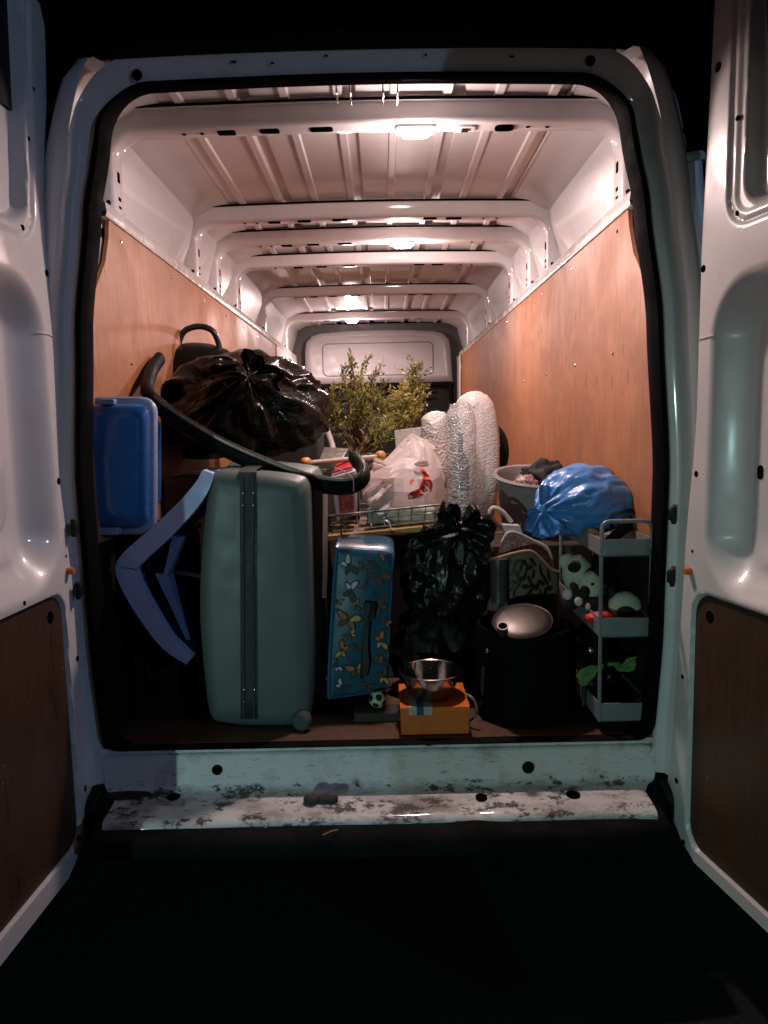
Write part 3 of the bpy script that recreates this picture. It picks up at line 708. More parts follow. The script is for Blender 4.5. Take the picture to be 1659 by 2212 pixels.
# --- blue storage box on the left
BLUEP = M('blue_box_plastic', (0.020, 0.115, 0.32), 0.34, var=0.1, coat=0.25, bump=0.04)
BLUEP2 = M('blue_box_lid', (0.028, 0.15, 0.40), 0.30, var=0.1, coat=0.3)
RIMP = M('box_rim_plastic', (0.22, 0.30, 0.46), 0.35, var=0.1)
bb = thing('storage_box', 'blue plastic storage box stood on end against the left plywood, pale blue rim', 'storage box', P(250, 1155, 0.12))
o = MB(); rounded_block(o, rrect(150, 872, 322, 1140, 26), 0.10, [(0.05, -0.018), (0.012, -0.014), (0.0, 0.0), (0.004, 0.04), (0.03, 0.06), (0.04, 0.24)], k=1); o.build('body', BLUEP, bb, 50)
o = MB(); rounded_block(o, rrect(150, 857, 336, 1155, 34), 0.118, [(0.006, -0.006), (0.0, 0.0), (0.0, 0.022), (0.010, 0.024)], k=1); o.build('rim', RIMP, bb, 50)
o = MB(); rounded_block(o, rrect(160, 890, 300, 1122, 24), 0.085, [(0.012, -0.008), (0.0, 0.0), (0.0, 0.01)], k=1); o.build('raised_panel', BLUEP2, bb, 50)
o = MB(); rounded_block(o, rrect(215, 862, 246, 874, 3), 0.085, [(0.0, 0.0), (0.0, 0.03)], k=1); o.build('latch', RIMP, bb, bevel=0.002)
o = MB(); rounded_block(o, rrect(205, 1140, 255, 1156, 3), 0.080, [(0.0, 0.0), (0.0, 0.04)], k=1); o.build('latch', RIMP, bb, bevel=0.002)
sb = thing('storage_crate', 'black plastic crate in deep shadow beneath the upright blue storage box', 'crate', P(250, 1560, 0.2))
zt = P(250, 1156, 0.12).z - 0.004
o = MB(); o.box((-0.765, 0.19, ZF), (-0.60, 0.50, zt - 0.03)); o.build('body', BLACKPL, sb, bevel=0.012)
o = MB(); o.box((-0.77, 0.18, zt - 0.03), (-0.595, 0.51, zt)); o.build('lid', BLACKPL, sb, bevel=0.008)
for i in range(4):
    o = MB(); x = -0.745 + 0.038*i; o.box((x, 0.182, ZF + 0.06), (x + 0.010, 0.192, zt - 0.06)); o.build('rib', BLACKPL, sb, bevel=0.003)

for nm_, lo_, hi_, lb_ in (('shade_sheet', (-0.779, 0.052, ZF + 0.001), (-0.772, 0.60, 1.17), 'thin black sheet added on the left plywood to darken it below the blue storage box'), ('shade_sheet', (0.7755, 0.052, ZF + 0.001), (0.7795, 0.62, 1.13), 'thin black sheet added on the right plywood to darken it behind the white trolley')):
    o = MB(); o.box(lo_, hi_); tag(o.build(nm_, BLACKPL, None, bevel=0.001), lb_, 'mat')  # thin black sheets added over the lit plywood to darken it
# --- pale blue plastic child's chair lying sideways
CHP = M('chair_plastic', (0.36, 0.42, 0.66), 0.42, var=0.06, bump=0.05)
ch = thing('plastic_chair', "pale blue moulded plastic child's chair turned on its side left of the suitcase", 'chair', P(400, 1430, 0.2))
cl = [(452, 1018), (440, 1050), (405, 1095), (350, 1150), (305, 1190), (282, 1213), (276, 1232), (290, 1270), (325, 1330), (365, 1385), (412, 1424)]
ctr = curve([P(x, y, 0.115) for x, y in cl], 6)
def chair_band(wf, Ya, Yb, nm, mt, dx=0.0, bev=0.011):
    o = MB(); rr = []
    N = len(ctr)
    for i, p in enumerate(ctr):
        t_ = (ctr[min(i+1, N-1)] - ctr[max(i-1, 0)]).normalized(); nn = Vector((-t_.z, 0, t_.x))
        w = wf(i/(N-1))
        a, b = p + nn*w, p - nn*w
        sh = Vector((dx, 0, 0))
        rr.append([a + Vector((0, Ya, 0)), b + Vector((0, Ya, 0)), b + sh + Vector((0, Yb, 0)), a + sh + Vector((0, Yb, 0))])
    o.rings(rr, True, True, True); return o.build(nm, mt, ch, 40, bevel=bev)
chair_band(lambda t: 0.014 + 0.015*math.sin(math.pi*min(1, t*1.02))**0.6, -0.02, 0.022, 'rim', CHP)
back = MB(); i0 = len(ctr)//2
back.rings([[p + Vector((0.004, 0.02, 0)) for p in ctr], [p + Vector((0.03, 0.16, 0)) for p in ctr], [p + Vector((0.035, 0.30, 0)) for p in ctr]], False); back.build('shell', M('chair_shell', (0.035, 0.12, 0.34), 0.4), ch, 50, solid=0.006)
for a, b in (((335, 1240), (402, 1382)), ((372, 1160), (352, 1245))):
    o = MB(); pa, pb = P(*a, 0.14), P(*b, 0.14); o.prism([pa, pa + Vector((0.035, 0, 0)), pb + Vector((0.012, 0, 0)), pb], (0, 0.14, 0)); o.build('stiffening_web', M('chair_web', (0.16, 0.24, 0.46), 0.4), ch)
pw = MB(); pw.tube(curve([P(356, 1240, 0.20), P(378, 1236, 0.20), P(432, 1244, 0.22)], 6), 0.007, 10)
tag(pw.build('lit_patch_rod', M('lit_patch_pale', (0.55, 0.50, 0.46), 0.4), None), 'short pale rod standing in for lamp-lit patches between the blue chair and the suitcase', 'rod')  # pale colour stands in for patches lit by the roof lamps

# --- grey green hard shell suitcase
SUIT = M('suitcase_shell', (0.080, 0.110, 0.098), 0.45, var=0.13, vs_=7, bump=0.12, bs=400, bd=0.0015, rv=0.06)
sc = thing('suitcase', 'large grey-green hard shell suitcase standing at the edge of the load floor', 'suitcase', P(560, 1568, 0.1))
outl = [(472, 1016), (560, 1020), (640, 1030), (662, 1046), (668, 1085), (672, 1200), (676, 1330), (676, 1450), (672, 1530), (655, 1562), (560, 1566), (480, 1560), (456, 1545), (446, 1500), (436, 1400), (431, 1310), (434, 1210), (443, 1110), (452, 1045)]
full = curve([P(x, y, 0.125) for x, y in outl], 6, True)
STEPS = [(0.050, -0.034), (0.028, -0.031), (0.012, -0.022), (0.004, -0.010), (0.0, 0.012), (0.0, 0.12), (-0.012, 0.26), (-0.012, 0.40), (0.012, 0.47), (0.05, 0.49)]
o = MB(); o.rings([[p + Vector((0, dy, 0)) for p in inset_c(full, ins)] for ins, dy in STEPS], True, True, True)
o.build('shell', SUIT, sc, 60)
zx0, zx1 = [P(x, 1050, 0.09) for x in (519, 551)]
def zipband(xa, xb, mt, nm, dy=0.0, th=0.008):
    o = MB(); ys = [1014, 1020, 1100, 1200, 1300, 1400, 1500, 1550, 1567]
    sl = lambda y: (y - 1050)*0.004
    lo = []
    for y in ys:
        yy = 0.088 + dy + (0.030 if y in (1014, 1567) else 0)
        a, b = P(xa + sl(y), y, yy), P(xb + sl(y), y, yy); lo.append([a, b, b + Vector((0, th, 0)), a + Vector((0, th, 0))])
    pa, pb = P(xa, 1012, 0.12), P(xb, 1012, 0.12)
    lo.insert(0, [pa + Vector((0, 0.30, 0.012)), pb + Vector((0, 0.30, 0.012)), pb + Vector((0, 0.30, 0)), pa + Vector((0, 0.30, 0))])
    o.rings(lo, True, True, True); return o.build(nm, mt, sc, 40)
DZ = M('zip_tape', (0.014, 0.017, 0.016), 0.6)
zb_ = zipband(518, 554, DZ, 'zip_band', 0.0)
for xa, xb in ((521, 528), (543, 550)): 
    o = MB(); o.tube(curve([P((xa+xb)/2 + (y-1050)*0.004, y, 0.087) for y in (1030, 1100, 1200, 1300, 1400, 1500, 1552)], 4), 0.0045, 8); o.build('piping', M('zip_piping', (0.045, 0.055, 0.05), 0.35), sc)
for x, y in ((525, 1092), (547, 1092), (525, 1066), (547, 1066), (527, 1490), (549, 1490), (527, 1516), (549, 1516)):
    o = MB(); o.ball(P(x, y, 0.083), 0.0038, 10, 6); o.build('stud', CHROME, sc)
for x, y in ((652, 1556),):
    w = MB(); c = P(x, y, 0.085); c.z = max(c.z, ZF + 0.03); w.lathe([(0.0002, -0.016), (0.022, -0.016), (0.029, -0.010), (0.029, 0.010), (0.022, 0.016), (0.0002, 0.016)], c, 24, (0.35, 1, 0)); w.build('wheel', M('wheel_grey', (0.045, 0.058, 0.053), 0.6), sc, 40)
o = MB(); a = P(640, 1030, 0.45); o.tube(curve([a + Vector((-0.08, -0.1, 0)), a + Vector((-0.08, -0.1, 0.03)), a + Vector((-0.08, 0.08, 0.03)), a + Vector((-0.08, 0.08, 0))], 5), 0.009, 8); o.build('carry_handle', BLACKPL, sc)
# tall grey panels just behind the suitcase's right side
o = MB(); o.prism([P(x, y, 0.22) for x, y in ((676, 1050), (697, 1054), (697, 1250), (692, 1500), (678, 1500))], (0, 0.22, 0))
tag(o.build('folder', M('grey_board', (0.16, 0.14, 0.13), 0.6), None, bevel=0.002), 'grey board standing edge-on between the suitcase and the butterfly case', 'board')

# --- big knotted bin bag and its neighbours
SHIFT = 0.16
bg1 = thing('rubbish_bag', 'large shiny black bin bag tied in a knot, resting above the grey-green suitcase', 'rubbish bag', P(520, 990, 0.62))
o = MB(); kn = P(537, 800, 0.50); c1 = P(532, 880, 0.70)
bag_blob(o, c1, (0.305, 0.25, 0.198), (kn - c1) + Vector((0, -0.08, 0)), 3, 0.10, 0.34, 6, n=170, mm=110, flat=1.31, valley=0.22, fine=0.35, sharp=1.1); o.build('body', BINBAG, bg1, 75)
o = MB(); o.ball(kn + Vector((-0.01, 0.02, 0.0)), (0.042, 0.032, 0.028), 24, 14, disp=lambda d: 0.3*nz(d, 2.5)); ear(o, kn, P(556, 766, 0.44), 0.042, 1, 18); ear(o, kn, P(455, 800, 0.46), 0.040, 4, 18); ear(o, kn + Vector((0, 0, -.01)), P(505, 850, 0.43), 0.045, 6, 18); ear(o, kn, P(605, 830, 0.45), 0.045, 8, 18); o.build('tied_knot', BINBAG, bg1, 75)
vb = thing('lidded_bucket', 'round black container with domed lid and arched handle behind the big bin bag', 'container', P(430, 900, 0.95))
o = MB(); cc = P(430, 796, 0.92); o.lathe([(0.150, -0.34), (0.168, -0.10), (0.172, -0.02), (0.178, -0.015), (0.178, 0.004), (0.168, 0.010), (0.15, 0.045), (0.11, 0.078), (0.06, 0.095), (0.0003, 0.10)], cc, 40, (0.12, -0.25, 1), 1.06, 1.06, cap0=True); o.build('body', M('gloss_black', (0.006, 0.006, 0.006), 0.35, rv=0.08, Specular_IOR_Level=0.06), vb, 40)
o = MB(); o.tube(curve([P(387, 752, 0.90), P(388, 735, 0.90), P(400, 714, 0.90), P(430, 705, 0.91), P(458, 714, 0.91), P(472, 740, 0.92), P(474, 760, 0.92)], 6), 0.0125, 12); o.build('handle', M('handle_black', (0.012, 0.011, 0.010), 0.4), vb)
for x, y in ((502, 762), (536, 775), (520, 768)):
    o = MB(); o.ball(P(x, y + 4, 0.80), 0.006, 10, 6); o.build('rivet', CHROME, vb)
# long black curved rim sweeping over the suitcase
SHIFT = 0.0
rim = thing('padded_frame', 'long black padded frame tube sweeping diagonally across the top of the suitcase', 'frame', P(560, 1030, 0.25))
pts = [P(345, 775, 0.66), P(328, 800, 0.55), P(318, 842, 0.40), P(338, 872, 0.33), P(400, 918, 0.30), P(480, 965, 0.28), P(560, 1002, 0.255), P(640, 1033, 0.24), P(700, 1047, 0.235), P(752, 1050, 0.24), P(783, 1034, 0.27), P(782, 1010, 0.36), P(765, 990, 0.46)]
path = curve(pts, 8)
o = MB(); o.tube(path, lambda t: 0.025 + 0.004*math.sin(t*3.1), 16, up=(0, -0.4, 1), ry=0.8); o.build('tube', M('padded_black', (0.006, 0.006, 0.006), 0.6, bump=0.2, bs=300, Specular_IOR_Level=0.1), rim, 60)
o = MB(); zp = [p + Vector((0, -0.019, 0.0195)) for p in path[24:-10]]; o.tube(zp, 0.0042, 6); zz = o.build('zip_edge', M('zip_teeth', (0.09, 0.075, 0.06), 0.35, 0.5), rim, 40)
o = MB()
for i in range(len(zp)*3 - 3):
    k, f = divmod(i, 3); p = zp[k].lerp(zp[k+1], f/3); o.box(p - Vector((0.0016, 0.005, 0.001)), p + Vector((0.0016, 0.003, 0.0062)))
q = o.build('teeth', M('zip_teeth_bright', (0.16, 0.13, 0.10), 0.3, 0.6), rim, 0, fix=False); q['kind'] = 'stuff'
o = MB(); o.tube(curve([P(722, 1010, 0.25), P(742, 1018, 0.225), P(762, 1034, 0.215), P(764, 1062, 0.225)], 5), 0.002, 6); o.build('string', M('pink_string', (0.45, 0.25, 0.22), 0.7), rim)
SHIFT = 0.0
# black rucksack with bright piping beyond the bag
rk = thing('rucksack', 'black rucksack with a shiny edge by the side door beyond the big bin bag', 'rucksack', P(640, 860, 1.3))
o = MB(); o.box((-0.60, 1.30, ZF), (-0.26, 1.72, 1.665)); o.build('body', M('rucksack_cloth', (0.012, 0.011, 0.011), 0.7, bump=0.4, bs=200), rk, bevel=0.06, seg=4)
o = MB(); o.tube(curve([P(592, 815, 1.28), P(592, 795, 1.25), P(602, 783, 1.25), P(640, 806, 1.25), P(668, 832, 1.25), P(680, 868, 1.25)], 6), 0.010, 8); o.build('strap', M('strap_shiny', (0.02, 0.018, 0.018), 0.2), rk)

# --- butterfly suitcase
BFB = M('butterfly_case_blue', (0.007, 0.075, 0.130), 0.40, var=0.12, coat=0.2)
bc = thing('printed_suitcase', "child's turquoise suitcase printed with butterflies under the wooden board", 'suitcase', P(775, 1508, 0.2))
bo = [(733, 1180), (790, 1183), (848, 1190), (851, 1230), (846, 1330), (838, 1470), (830, 1490), (780, 1500), (715, 1508), (706, 1500), (709, 1400), (716, 1290), (724, 1190)]
fullb = curve([P(x, y, 0.215) for x, y in bo], 4, True)
o = MB(); o.rings([[p + Vector((0, dy, 0)) for p in inset_c(fullb, ins)] for ins, dy in ((0.022, -0.020), (0.010, -0.017), (0.0, -0.004), (0.0, 0.06), (0.0, 0.25), (0.02, 0.27))], True, True, True); o.build('shell', BFB, bc, 50)
o = MB(); o.tube([p + Vector((0, -0.010, 0)) for p in inset_c(fullb, 0.008)], 0.005, 8, closed=True); o.build('edge_piping', M('case_piping', (0.03, 0.12, 0.26), 0.4), bc)
o = MB(); o.tube(curve([P(699, 1290, 0.23), P(697, 1350, 0.23), P(699, 1420, 0.23), P(698, 1500, 0.24)], 4), 0.008, 8); o.build('hinge_strip', BFB, bc)
o = MB(); rounded_block(o, [(786, 1302), (800, 1300), (812, 1303), (810, 1330), (798, 1345), (795, 1400), (798, 1430), (790, 1460), (778, 1462), (780, 1420), (786, 1350)], 0.188, [(0.004, -0.012), (0.0, -0.006), (0.0, 0.012)], k=4); o.build('handle', M('case_handle', (0.006, 0.008, 0.010), 0.45), bc, 50)
PRC = {k: M('print_' + k, v, 0.45, var=0.35, vs_=60) for k, v in dict(black=(0.010, 0.010, 0.010), orange=(0.40, 0.12, 0.03), yellow=(0.42, 0.30, 0.06), white=(0.45, 0.47, 0.55), brown=(0.07, 0.035, 0.02), navy=(0.008, 0.02, 0.05)).items()}
def butterfly(x, y, sz, ang, cols):
    par = None
    for k, (ox, oy, rx, ry, ra) in enumerate(((-0.60, -0.30, 0.72, 0.36, 28), (0.60, -0.30, 0.72, 0.36, -28), (-0.38, 0.30, 0.50, 0.30, -40), (0.38, 0.30, 0.50, 0.30, 40))):
        for layer, (sc_, mt) in enumerate(((1.0, PRC['black']), (0.66, PRC[cols[k % len(cols)]]))):
            pl = []
            for i in range(14):
                t_ = 2*math.pi*i/14; wob = 1 + 0.14*math.sin(3*t_ + k + x)
                ex, ey = rx*sc_*wob*math.cos(t_), ry*sc_*wob*math.sin(t_)
                a = R(ra); bx, by = ox + ex*math.cos(a) - ey*math.sin(a), oy + ex*math.sin(a) + ey*math.cos(a)
                a = R(ang); pl.append((x + sz*(bx*math.cos(a) - by*math.sin(a)), y + sz*(bx*math.sin(a) + by*math.cos(a))))
            if not all(716 < p[0] < 846 for p in pl): pl = [(min(max(p[0], 716 + layer), 846 - layer), p[1]) for p in pl]
            d = 0.1940 - 0.0006*(k + 1) - 0.0020*layer
            o = MB(); o.prism([P(px_, py_, d) for px_, py_ in pl], (0, 0.0004, 0)); o.build('butterfly_print', mt, bc, 0)
for q in ((752, 1222, 21, 62, ('white', 'navy')), (757, 1275, 21, 100, ('white', 'navy')), (817, 1243, 28, 35, ('navy', 'brown')), (752, 1340, 25, 15, ('orange', 'yellow', 'brown')), (818, 1312, 21, -40, ('brown', 'brown')), (822, 1385, 19, 75, ('orange', 'yellow')), (740, 1405, 18, -70, ('yellow', 'orange')), (770, 1447, 22, -15, ('orange', 'yellow', 'brown')), (738, 1482, 15, 45, ('white', 'navy')), (828, 1462, 16, 80, ('brown', 'yellow')), (792, 1484, 14, 10, ('brown', 'brown')), (832, 1204, 12, 0, ('orange', 'navy')), (786, 1225, 13, 20, ('brown', 'brown')), (789, 1266, 11, -50, ('brown', 'navy')), (770, 1308, 12, 80, ('orange', 'brown')), (834, 1345, 12, 20, ('brown', 'orange')), (758, 1372, 13, -35, ('brown', 'yellow')), (728, 1440, 12, 60, ('navy', 'white')), (808, 1428, 13, -20, ('brown', 'brown')), (729, 1300, 11, 10, ('brown', 'orange')), (826, 1428, 10, 40, ('orange', 'brown')), (772, 1398, 12, 5, ('navy', 'brown'))):
    butterfly(*q)
# toy football
tb = MB(); c = P(816, 1510, 0.17); rb_ = 0.0265; c.z = max(c.z, ZF + rb_)
bm = bmesh.new(); bmesh.ops.create_icosphere(bm, subdivisions=4, radius=rb_); g_ = (1 + 5**0.5)/2
ico = [Vector(v).normalized() for v in [(-1, g_, 0), (1, g_, 0), (-1, -g_, 0), (1, -g_, 0), (0, -1, g_), (0, 1, g_), (0, -1, -g_), (0, 1, -g_), (g_, 0, -1), (g_, 0, 1), (-g_, 0, -1), (-g_, 0, 1)]]
rq = Matrix.Rotation(0.5, 3, 'X') @ Matrix.Rotation(0.3, 3, 'Z')
for f in bm.faces:
    d = f.calc_center_median().normalized(); k = max((rq @ v).dot(d) for v in ico)
    tb.add([v.co + c for v in f.verts], [(0, 1, 2)], 1 if k > 0.925 else 0)
bm.free(); tag(tb.build('toy_football', [M('ball_white', (0.40, 0.52, 0.36), 0.5), PRC['black']], None, 60), 'tiny black and white toy football at the foot of the butterfly suitcase', 'ball')
ts = MB(); p = P(816, 1540, 0.2); ts.box((-0.075, 0.13, ZF), (0.075, 0.20, 0.629)); 
tag(ts.build('shoe_box', DARKCARD, None, bevel=0.004), 'flat dark box on the floor below the toy football', 'box')

# --- wooden board, wire basket and what lies in them
SHIFT = 0.24
WOOD = plywood('pine_board', (0.22, 0.12, 0.045), (0.36, 0.21, 0.08), (0.48, 0.31, 0.14))
bd_ = MB(); bz = P(830, 1140, 0.30)
A, B_, C_, D_ = P(706, 1158, 0.27), P(957, 1132, 0.27), P(940, 1108, 0.62), P(716, 1120, 0.62)
bd_.prism([A, B_, C_, D_], (0, 0, -0.020)); tag(bd_.build('wooden_board', WOOD, None, bevel=0.002), 'thin pine board lying on top of the butterfly suitcase', 'board')
wb = thing('wire_basket', 'chrome wire basket holding bags and packets on the pine board', 'basket', P(830, 1140, 0.4))
def wire(pts, r=0.0028, nm='wire', closed=False, k=5):
    o = MB(); o.tube(curve(pts, k, closed), r, 6, closed=closed); return o.build(nm, CHROME, wb)
z1 = 0.075
fl, fr_, br, bl = P(712, 1152, 0.29), P(950, 1128, 0.29), P(938, 1108, 0.56), P(720, 1124, 0.56)
up_ = Vector((0, 0, 1)); flare = 1.04; cen = (fl + fr_ + br + bl)/4
def ringz(h, ex):
    q = [cen + (p - cen)*ex + up_*h for p in (fl, fr_, br, bl)]; out = []
    for i in range(4):
        a, b, c = q[i-1], q[i], q[(i+1) % 4]; out += [b.lerp(a, 0.10), b.lerp((a + c)/2, 0.03), b.lerp(c, 0.10)]
    return out
wire(ringz(0.006, 0.95), 0.003, 'base_wire', True); wire(ringz(0.060, 1.0), 0.0045, 'rim_wire', True); wire(ringz(0.034, 0.98), 0.0024, 'mid_wire', True)
for i in range(1, 8):
    t_ = i/8; a = fl.lerp(fr_, t_); b = bl.lerp(br, t_)
    aa = [cen + (a - cen)*1.0 + up_*0.060, cen + (a - cen)*0.95 + up_*0.006, cen + (b - cen)*0.95 + up_*0.006, cen + (b - cen)*1.0 + up_*0.060]
    o = MB(); o.tube(aa, 0.002, 6); o.build('wire', CHROME, wb)
wire([P(738, 1118, 0.283), P(738, 1150, 0.28), P(738, 1172, 0.275), P(736, 1178, 0.28)], 0.0035, 'hook'); wire([P(938, 1105, 0.283), P(938, 1130, 0.28), P(937, 1152, 0.27)], 0.0035, 'hook')
wire([P(805, 1128, 0.283), P(835, 1124, 0.28), P(845, 1142, 0.272), P(852, 1146, 0.272)], 0.003, 'hook')
# red patterned packet
def printed(name, base, cols, sc_=30, thr=0.5):
    t = NT(name); f = t.noise(sc_, 3, 0.6, None, 1.0); c = t.ramp(f, [(thr - 0.06, base), (thr, cols[0]), (thr + 0.10, cols[1]), (thr + 0.16, base)])
    t.set(Base_Color=c, Roughness=0.35); return t.m
pk = thing('packet', 'tall red and white printed packet at the left end of the wire basket', 'packet', P(742, 1130, 0.33))
o = MB(); pr = [P(713, 1032, 0.31), P(768, 1016, 0.31), P(770, 1112, 0.31), P(727, 1126, 0.31)]; o.prism(pr, (0, 0.11, 0.006)); o.build('body', M('packet_white', (0.42, 0.40, 0.44), 0.4), pk, bevel=0.003)
o = MB(); o.prism([P(729, 1034, 0.3085), P(763, 1026, 0.3085), P(765, 1108, 0.3085), P(737, 1117, 0.3085)], (0, 0.001, 0)); o.build('front_print', printed('packet_print', (0.30, 0.06, 0.05), ((0.10, 0.02, 0.02), (0.42, 0.20, 0.12)), 60), pk)
o = MB(); tp = [P(720, 1024, 0.33), P(764, 1012, 0.33), P(762, 998, 0.40), P(726, 1008, 0.40)]; o.prism([p + up_*0.010 for p in tp], (0, 0, -0.008)); o.build('red_lid', M('packet_red', (0.50, 0.04, 0.05), 0.3), pk, bevel=0.002)
# papers / folded cloth in basket
fc = MB(); fc.box((P(792, 1120, 0.3).x, 0.545, P(850, 1132, .3).z), (P(943, 1120, 0.3).x, 0.77, P(850, 1098, .3).z)); tag(fc.build('folded_cloth', M('grey_green_cloth', (0.28, 0.30, 0.25), 0.9, var=0.35, vs_=25, bump=0.6, bs=60), None, bevel=0.012, seg=3), 'folded grey-green cloth under the white carrier bag in the wire basket', 'cloth')
# carrier bag
CAR = NT('carrier_film'); CAR.set(Base_Color=CAR.ramp(CAR.noise(12, 4), [(0.3, (0.70, 0.62, 0.60)), (0.7, (0.82, 0.76, 0.74))]), Roughness=0.32, Alpha=0.80, Subsurface_Weight=0.0)
CAR.bump(CAR.noise(18, 4, 0.6, None, 1.5), 0.5, 0.01)
tl = CAR.n('BsdfTranslucent'); tl.inputs['Color'].default_value = (0.85, 0.72, 0.68, 1); mx = CAR.n('MixShader'); mx.inputs[0].default_value = 0.5
CAR.l(CAR.b.outputs[0], mx.inputs[1]); CAR.l(tl.outputs[0], mx.inputs[2]); CAR.l(mx.outputs[0], CAR.out.inputs['Surface'])
cb = thing('carrier_bag', 'crumpled white plastic carrier bag with a red printed patch in the wire basket', 'carrier bag', P(870, 1098, 0.42))
rows = [(1100, 806, 948, 0.335, 0.50), (1082, 790, 955, 0.315, 0.53), (1060, 787, 958, 0.31, 0.54), (1035, 786, 956, 0.315, 0.54), (1012, 806, 952, 0.34, 0.53), (990, 838, 947, 0.37, 0.52), (968, 862, 936, 0.40, 0.50), (950, 878, 912, 0.425, 0.48), (938, 886, 891, 0.445, 0.46)]
NR = 44; rr = []
for ri, (y, xl, xr, Yf, Yb) in enumerate(rows):
    ring = []
    for j in range(NR):
        t_ = 2*math.pi*j/NR; cxp = (xl + xr)/2; hwp = (xr - xl)/2
        ca, sa = math.cos(t_), math.sin(t_)
        ex = math.copysign(abs(ca)**0.75, ca); ey = math.copysign(abs(sa)**0.8, sa)
        Y = (Yf + Yb)/2 + (Yb - Yf)/2*ey
        cr = 0.012*(abs(math.sin(t_*4 + ri*0.8)) - 0.5) + 0.022*(0.35 - abs(nz((ca*1.9, sa*1.9, ri*0.5), 1, (2, 0, 0)))*1.6)
        p = P(cxp + hwp*ex, y, Y); d = (p - P(cxp, y, (Yf+Yb)/2)); d.z = 0
        p += d.normalized()*cr if d.length > 0.004 else Vector((0, 0, 0))
        p.z += 0.010*nz((ca*2, sa*2, ri*0.8), 1, (7, 1, 0)); ring.append(p)
    rr.append(ring)
o = MB(); o.rings(rr, True, True, True); cbody = o.build('body', CAR.m, cb, 14)
bvh_b = bmesh.new(); bvh_b.from_mesh(cbody.data); bvh_b.transform(Matrix.Translation(ORG[cb.name])); BV = BVHTree.FromBMesh(bvh_b); bvh_b.free()
def decal(poly, nm, mt, par, off=0.002, st=2.5, bv=None):
    bv = bv or BV; o = MB(); xs = [p[0] for p in poly]; ys = [p[1] for p in poly]; cache = {}
    def pt(i, j):
        if (i, j) not in cache:
            x, y = min(xs) + i*st, min(ys) + j*st; d = (P(x, y, 1) - CAM).normalized(); h = bv.ray_cast(CAM, d)
            cache[(i, j)] = None if h[0] is None else h[0] - d*off
        return cache[(i, j)]
    for i in range(int((max(xs)-min(xs))/st) + 1):
        for j in range(int((max(ys)-min(ys))/st) + 1):
            if in_poly(min(xs) + (i+.5)*st, min(ys) + (j+.5)*st, poly):
                q = [pt(i, j), pt(i+1, j), pt(i+1, j+1), pt(i, j+1)]
                if all(v is not None for v in q): o.add(q, [(0, 1, 2, 3)])
    return o.build(nm, mt, par, 60) if o.v else None
def zc(x, y): return (777.6 + x*0.1198, 933.2 + y*0.1198)     # zoom crop -> frame
RED = M('carrier_red', (0.52, 0.02, 0.015), 0.35); 
decal([zc(*q) for q in ((1060, 640), (1140, 580), (1170, 690), (1240, 780), (1320, 960), (1290, 1060), (1150, 1130), (1050, 1190), (870, 1220), (860, 1140), (920, 1080), (1060, 1020), (1120, 880), (1140, 770))], 'red_print', RED, cb, 0.0022, 1.2)
decal([zc(*q) for q in ((900, 870), (960, 840), (985, 880), (920, 930), (890, 930))], 'red_print', RED, cb, 0.0022, 1.0)
WPR = M('carrier_letter', (0.66, 0.52, 0.49), 0.35)
for poly in (((1080, 1060), (1110, 1040), (1130, 1090), (1180, 1100), (1240, 1060), (1190, 1000), (1160, 960), (1120, 950), (1150, 930), (1200, 980), (1265, 1050), (1220, 1110), (1150, 1125), (1090, 1100)), ((1175, 895), (1200, 885), (1245, 910), (1225, 930)), ((880, 1130), (960, 1160), (930, 1195), (865, 1180))):
    decal([zc(*q) for q in poly], 'white_letter', WPR, cb, 0.0036, 0.8)
for a_, b_, w_, k_ in ((P(895, 1003, 0.335), P(925, 998, 0.32), 0.012, 2), (P(850, 1040, 0.335), P(800, 1095, 0.30), 0.045, 2), (P(840, 1010, 0.36), P(806, 1000, 0.38), 0.018, 7)):
    o = MB(); ear(o, a_, b_, w_, k_); o.build('handle_flap', CAR.m, cb, 40, solid=0.001)
ip = MB(); ip.ball(P(825, 1060, 0.40), (0.055, 0.05, 0.04), 24, 14, disp=lambda d: 0.25*nz(d, 2)); tag(ip.build('food_packet', printed('packet_pink', (0.55, 0.42, 0.40), ((0.35, 0.05, 0.12), (0.60, 0.48, 0.44)), 45), None, 60), 'pink and white packet showing through the left of the carrier bag', 'packet')
# rod with orange knobs
rd = thing('massage_rod', 'pale rod with two orange wooden knobs behind the packet', 'rod', P(740, 1005, 0.40))
a, b = P(668, 1000, 0.30), P(815, 987, 0.46); o = MB(); o.tube([a, b], 0.0085, 12); o.build('rod', M('pale_wood', (0.34, 0.25, 0.20), 0.5), rd)
ORW = M('orange_wood', (0.50, 0.22, 0.05), 0.45, var=0.25, vs_=30)
for p, q in ((P(660, 999, 0.295), a - b), (P(822, 984, 0.465), b - a)):
    o = MB(); o.lathe([(0.0003, -0.018), (0.012, -0.017), (0.0165, -0.010), (0.0175, 0.0), (0.016, 0.010), (0.011, 0.016), (0.0003, 0.017)], p, 18, q); o.build('knob', ORW, rd, 60)
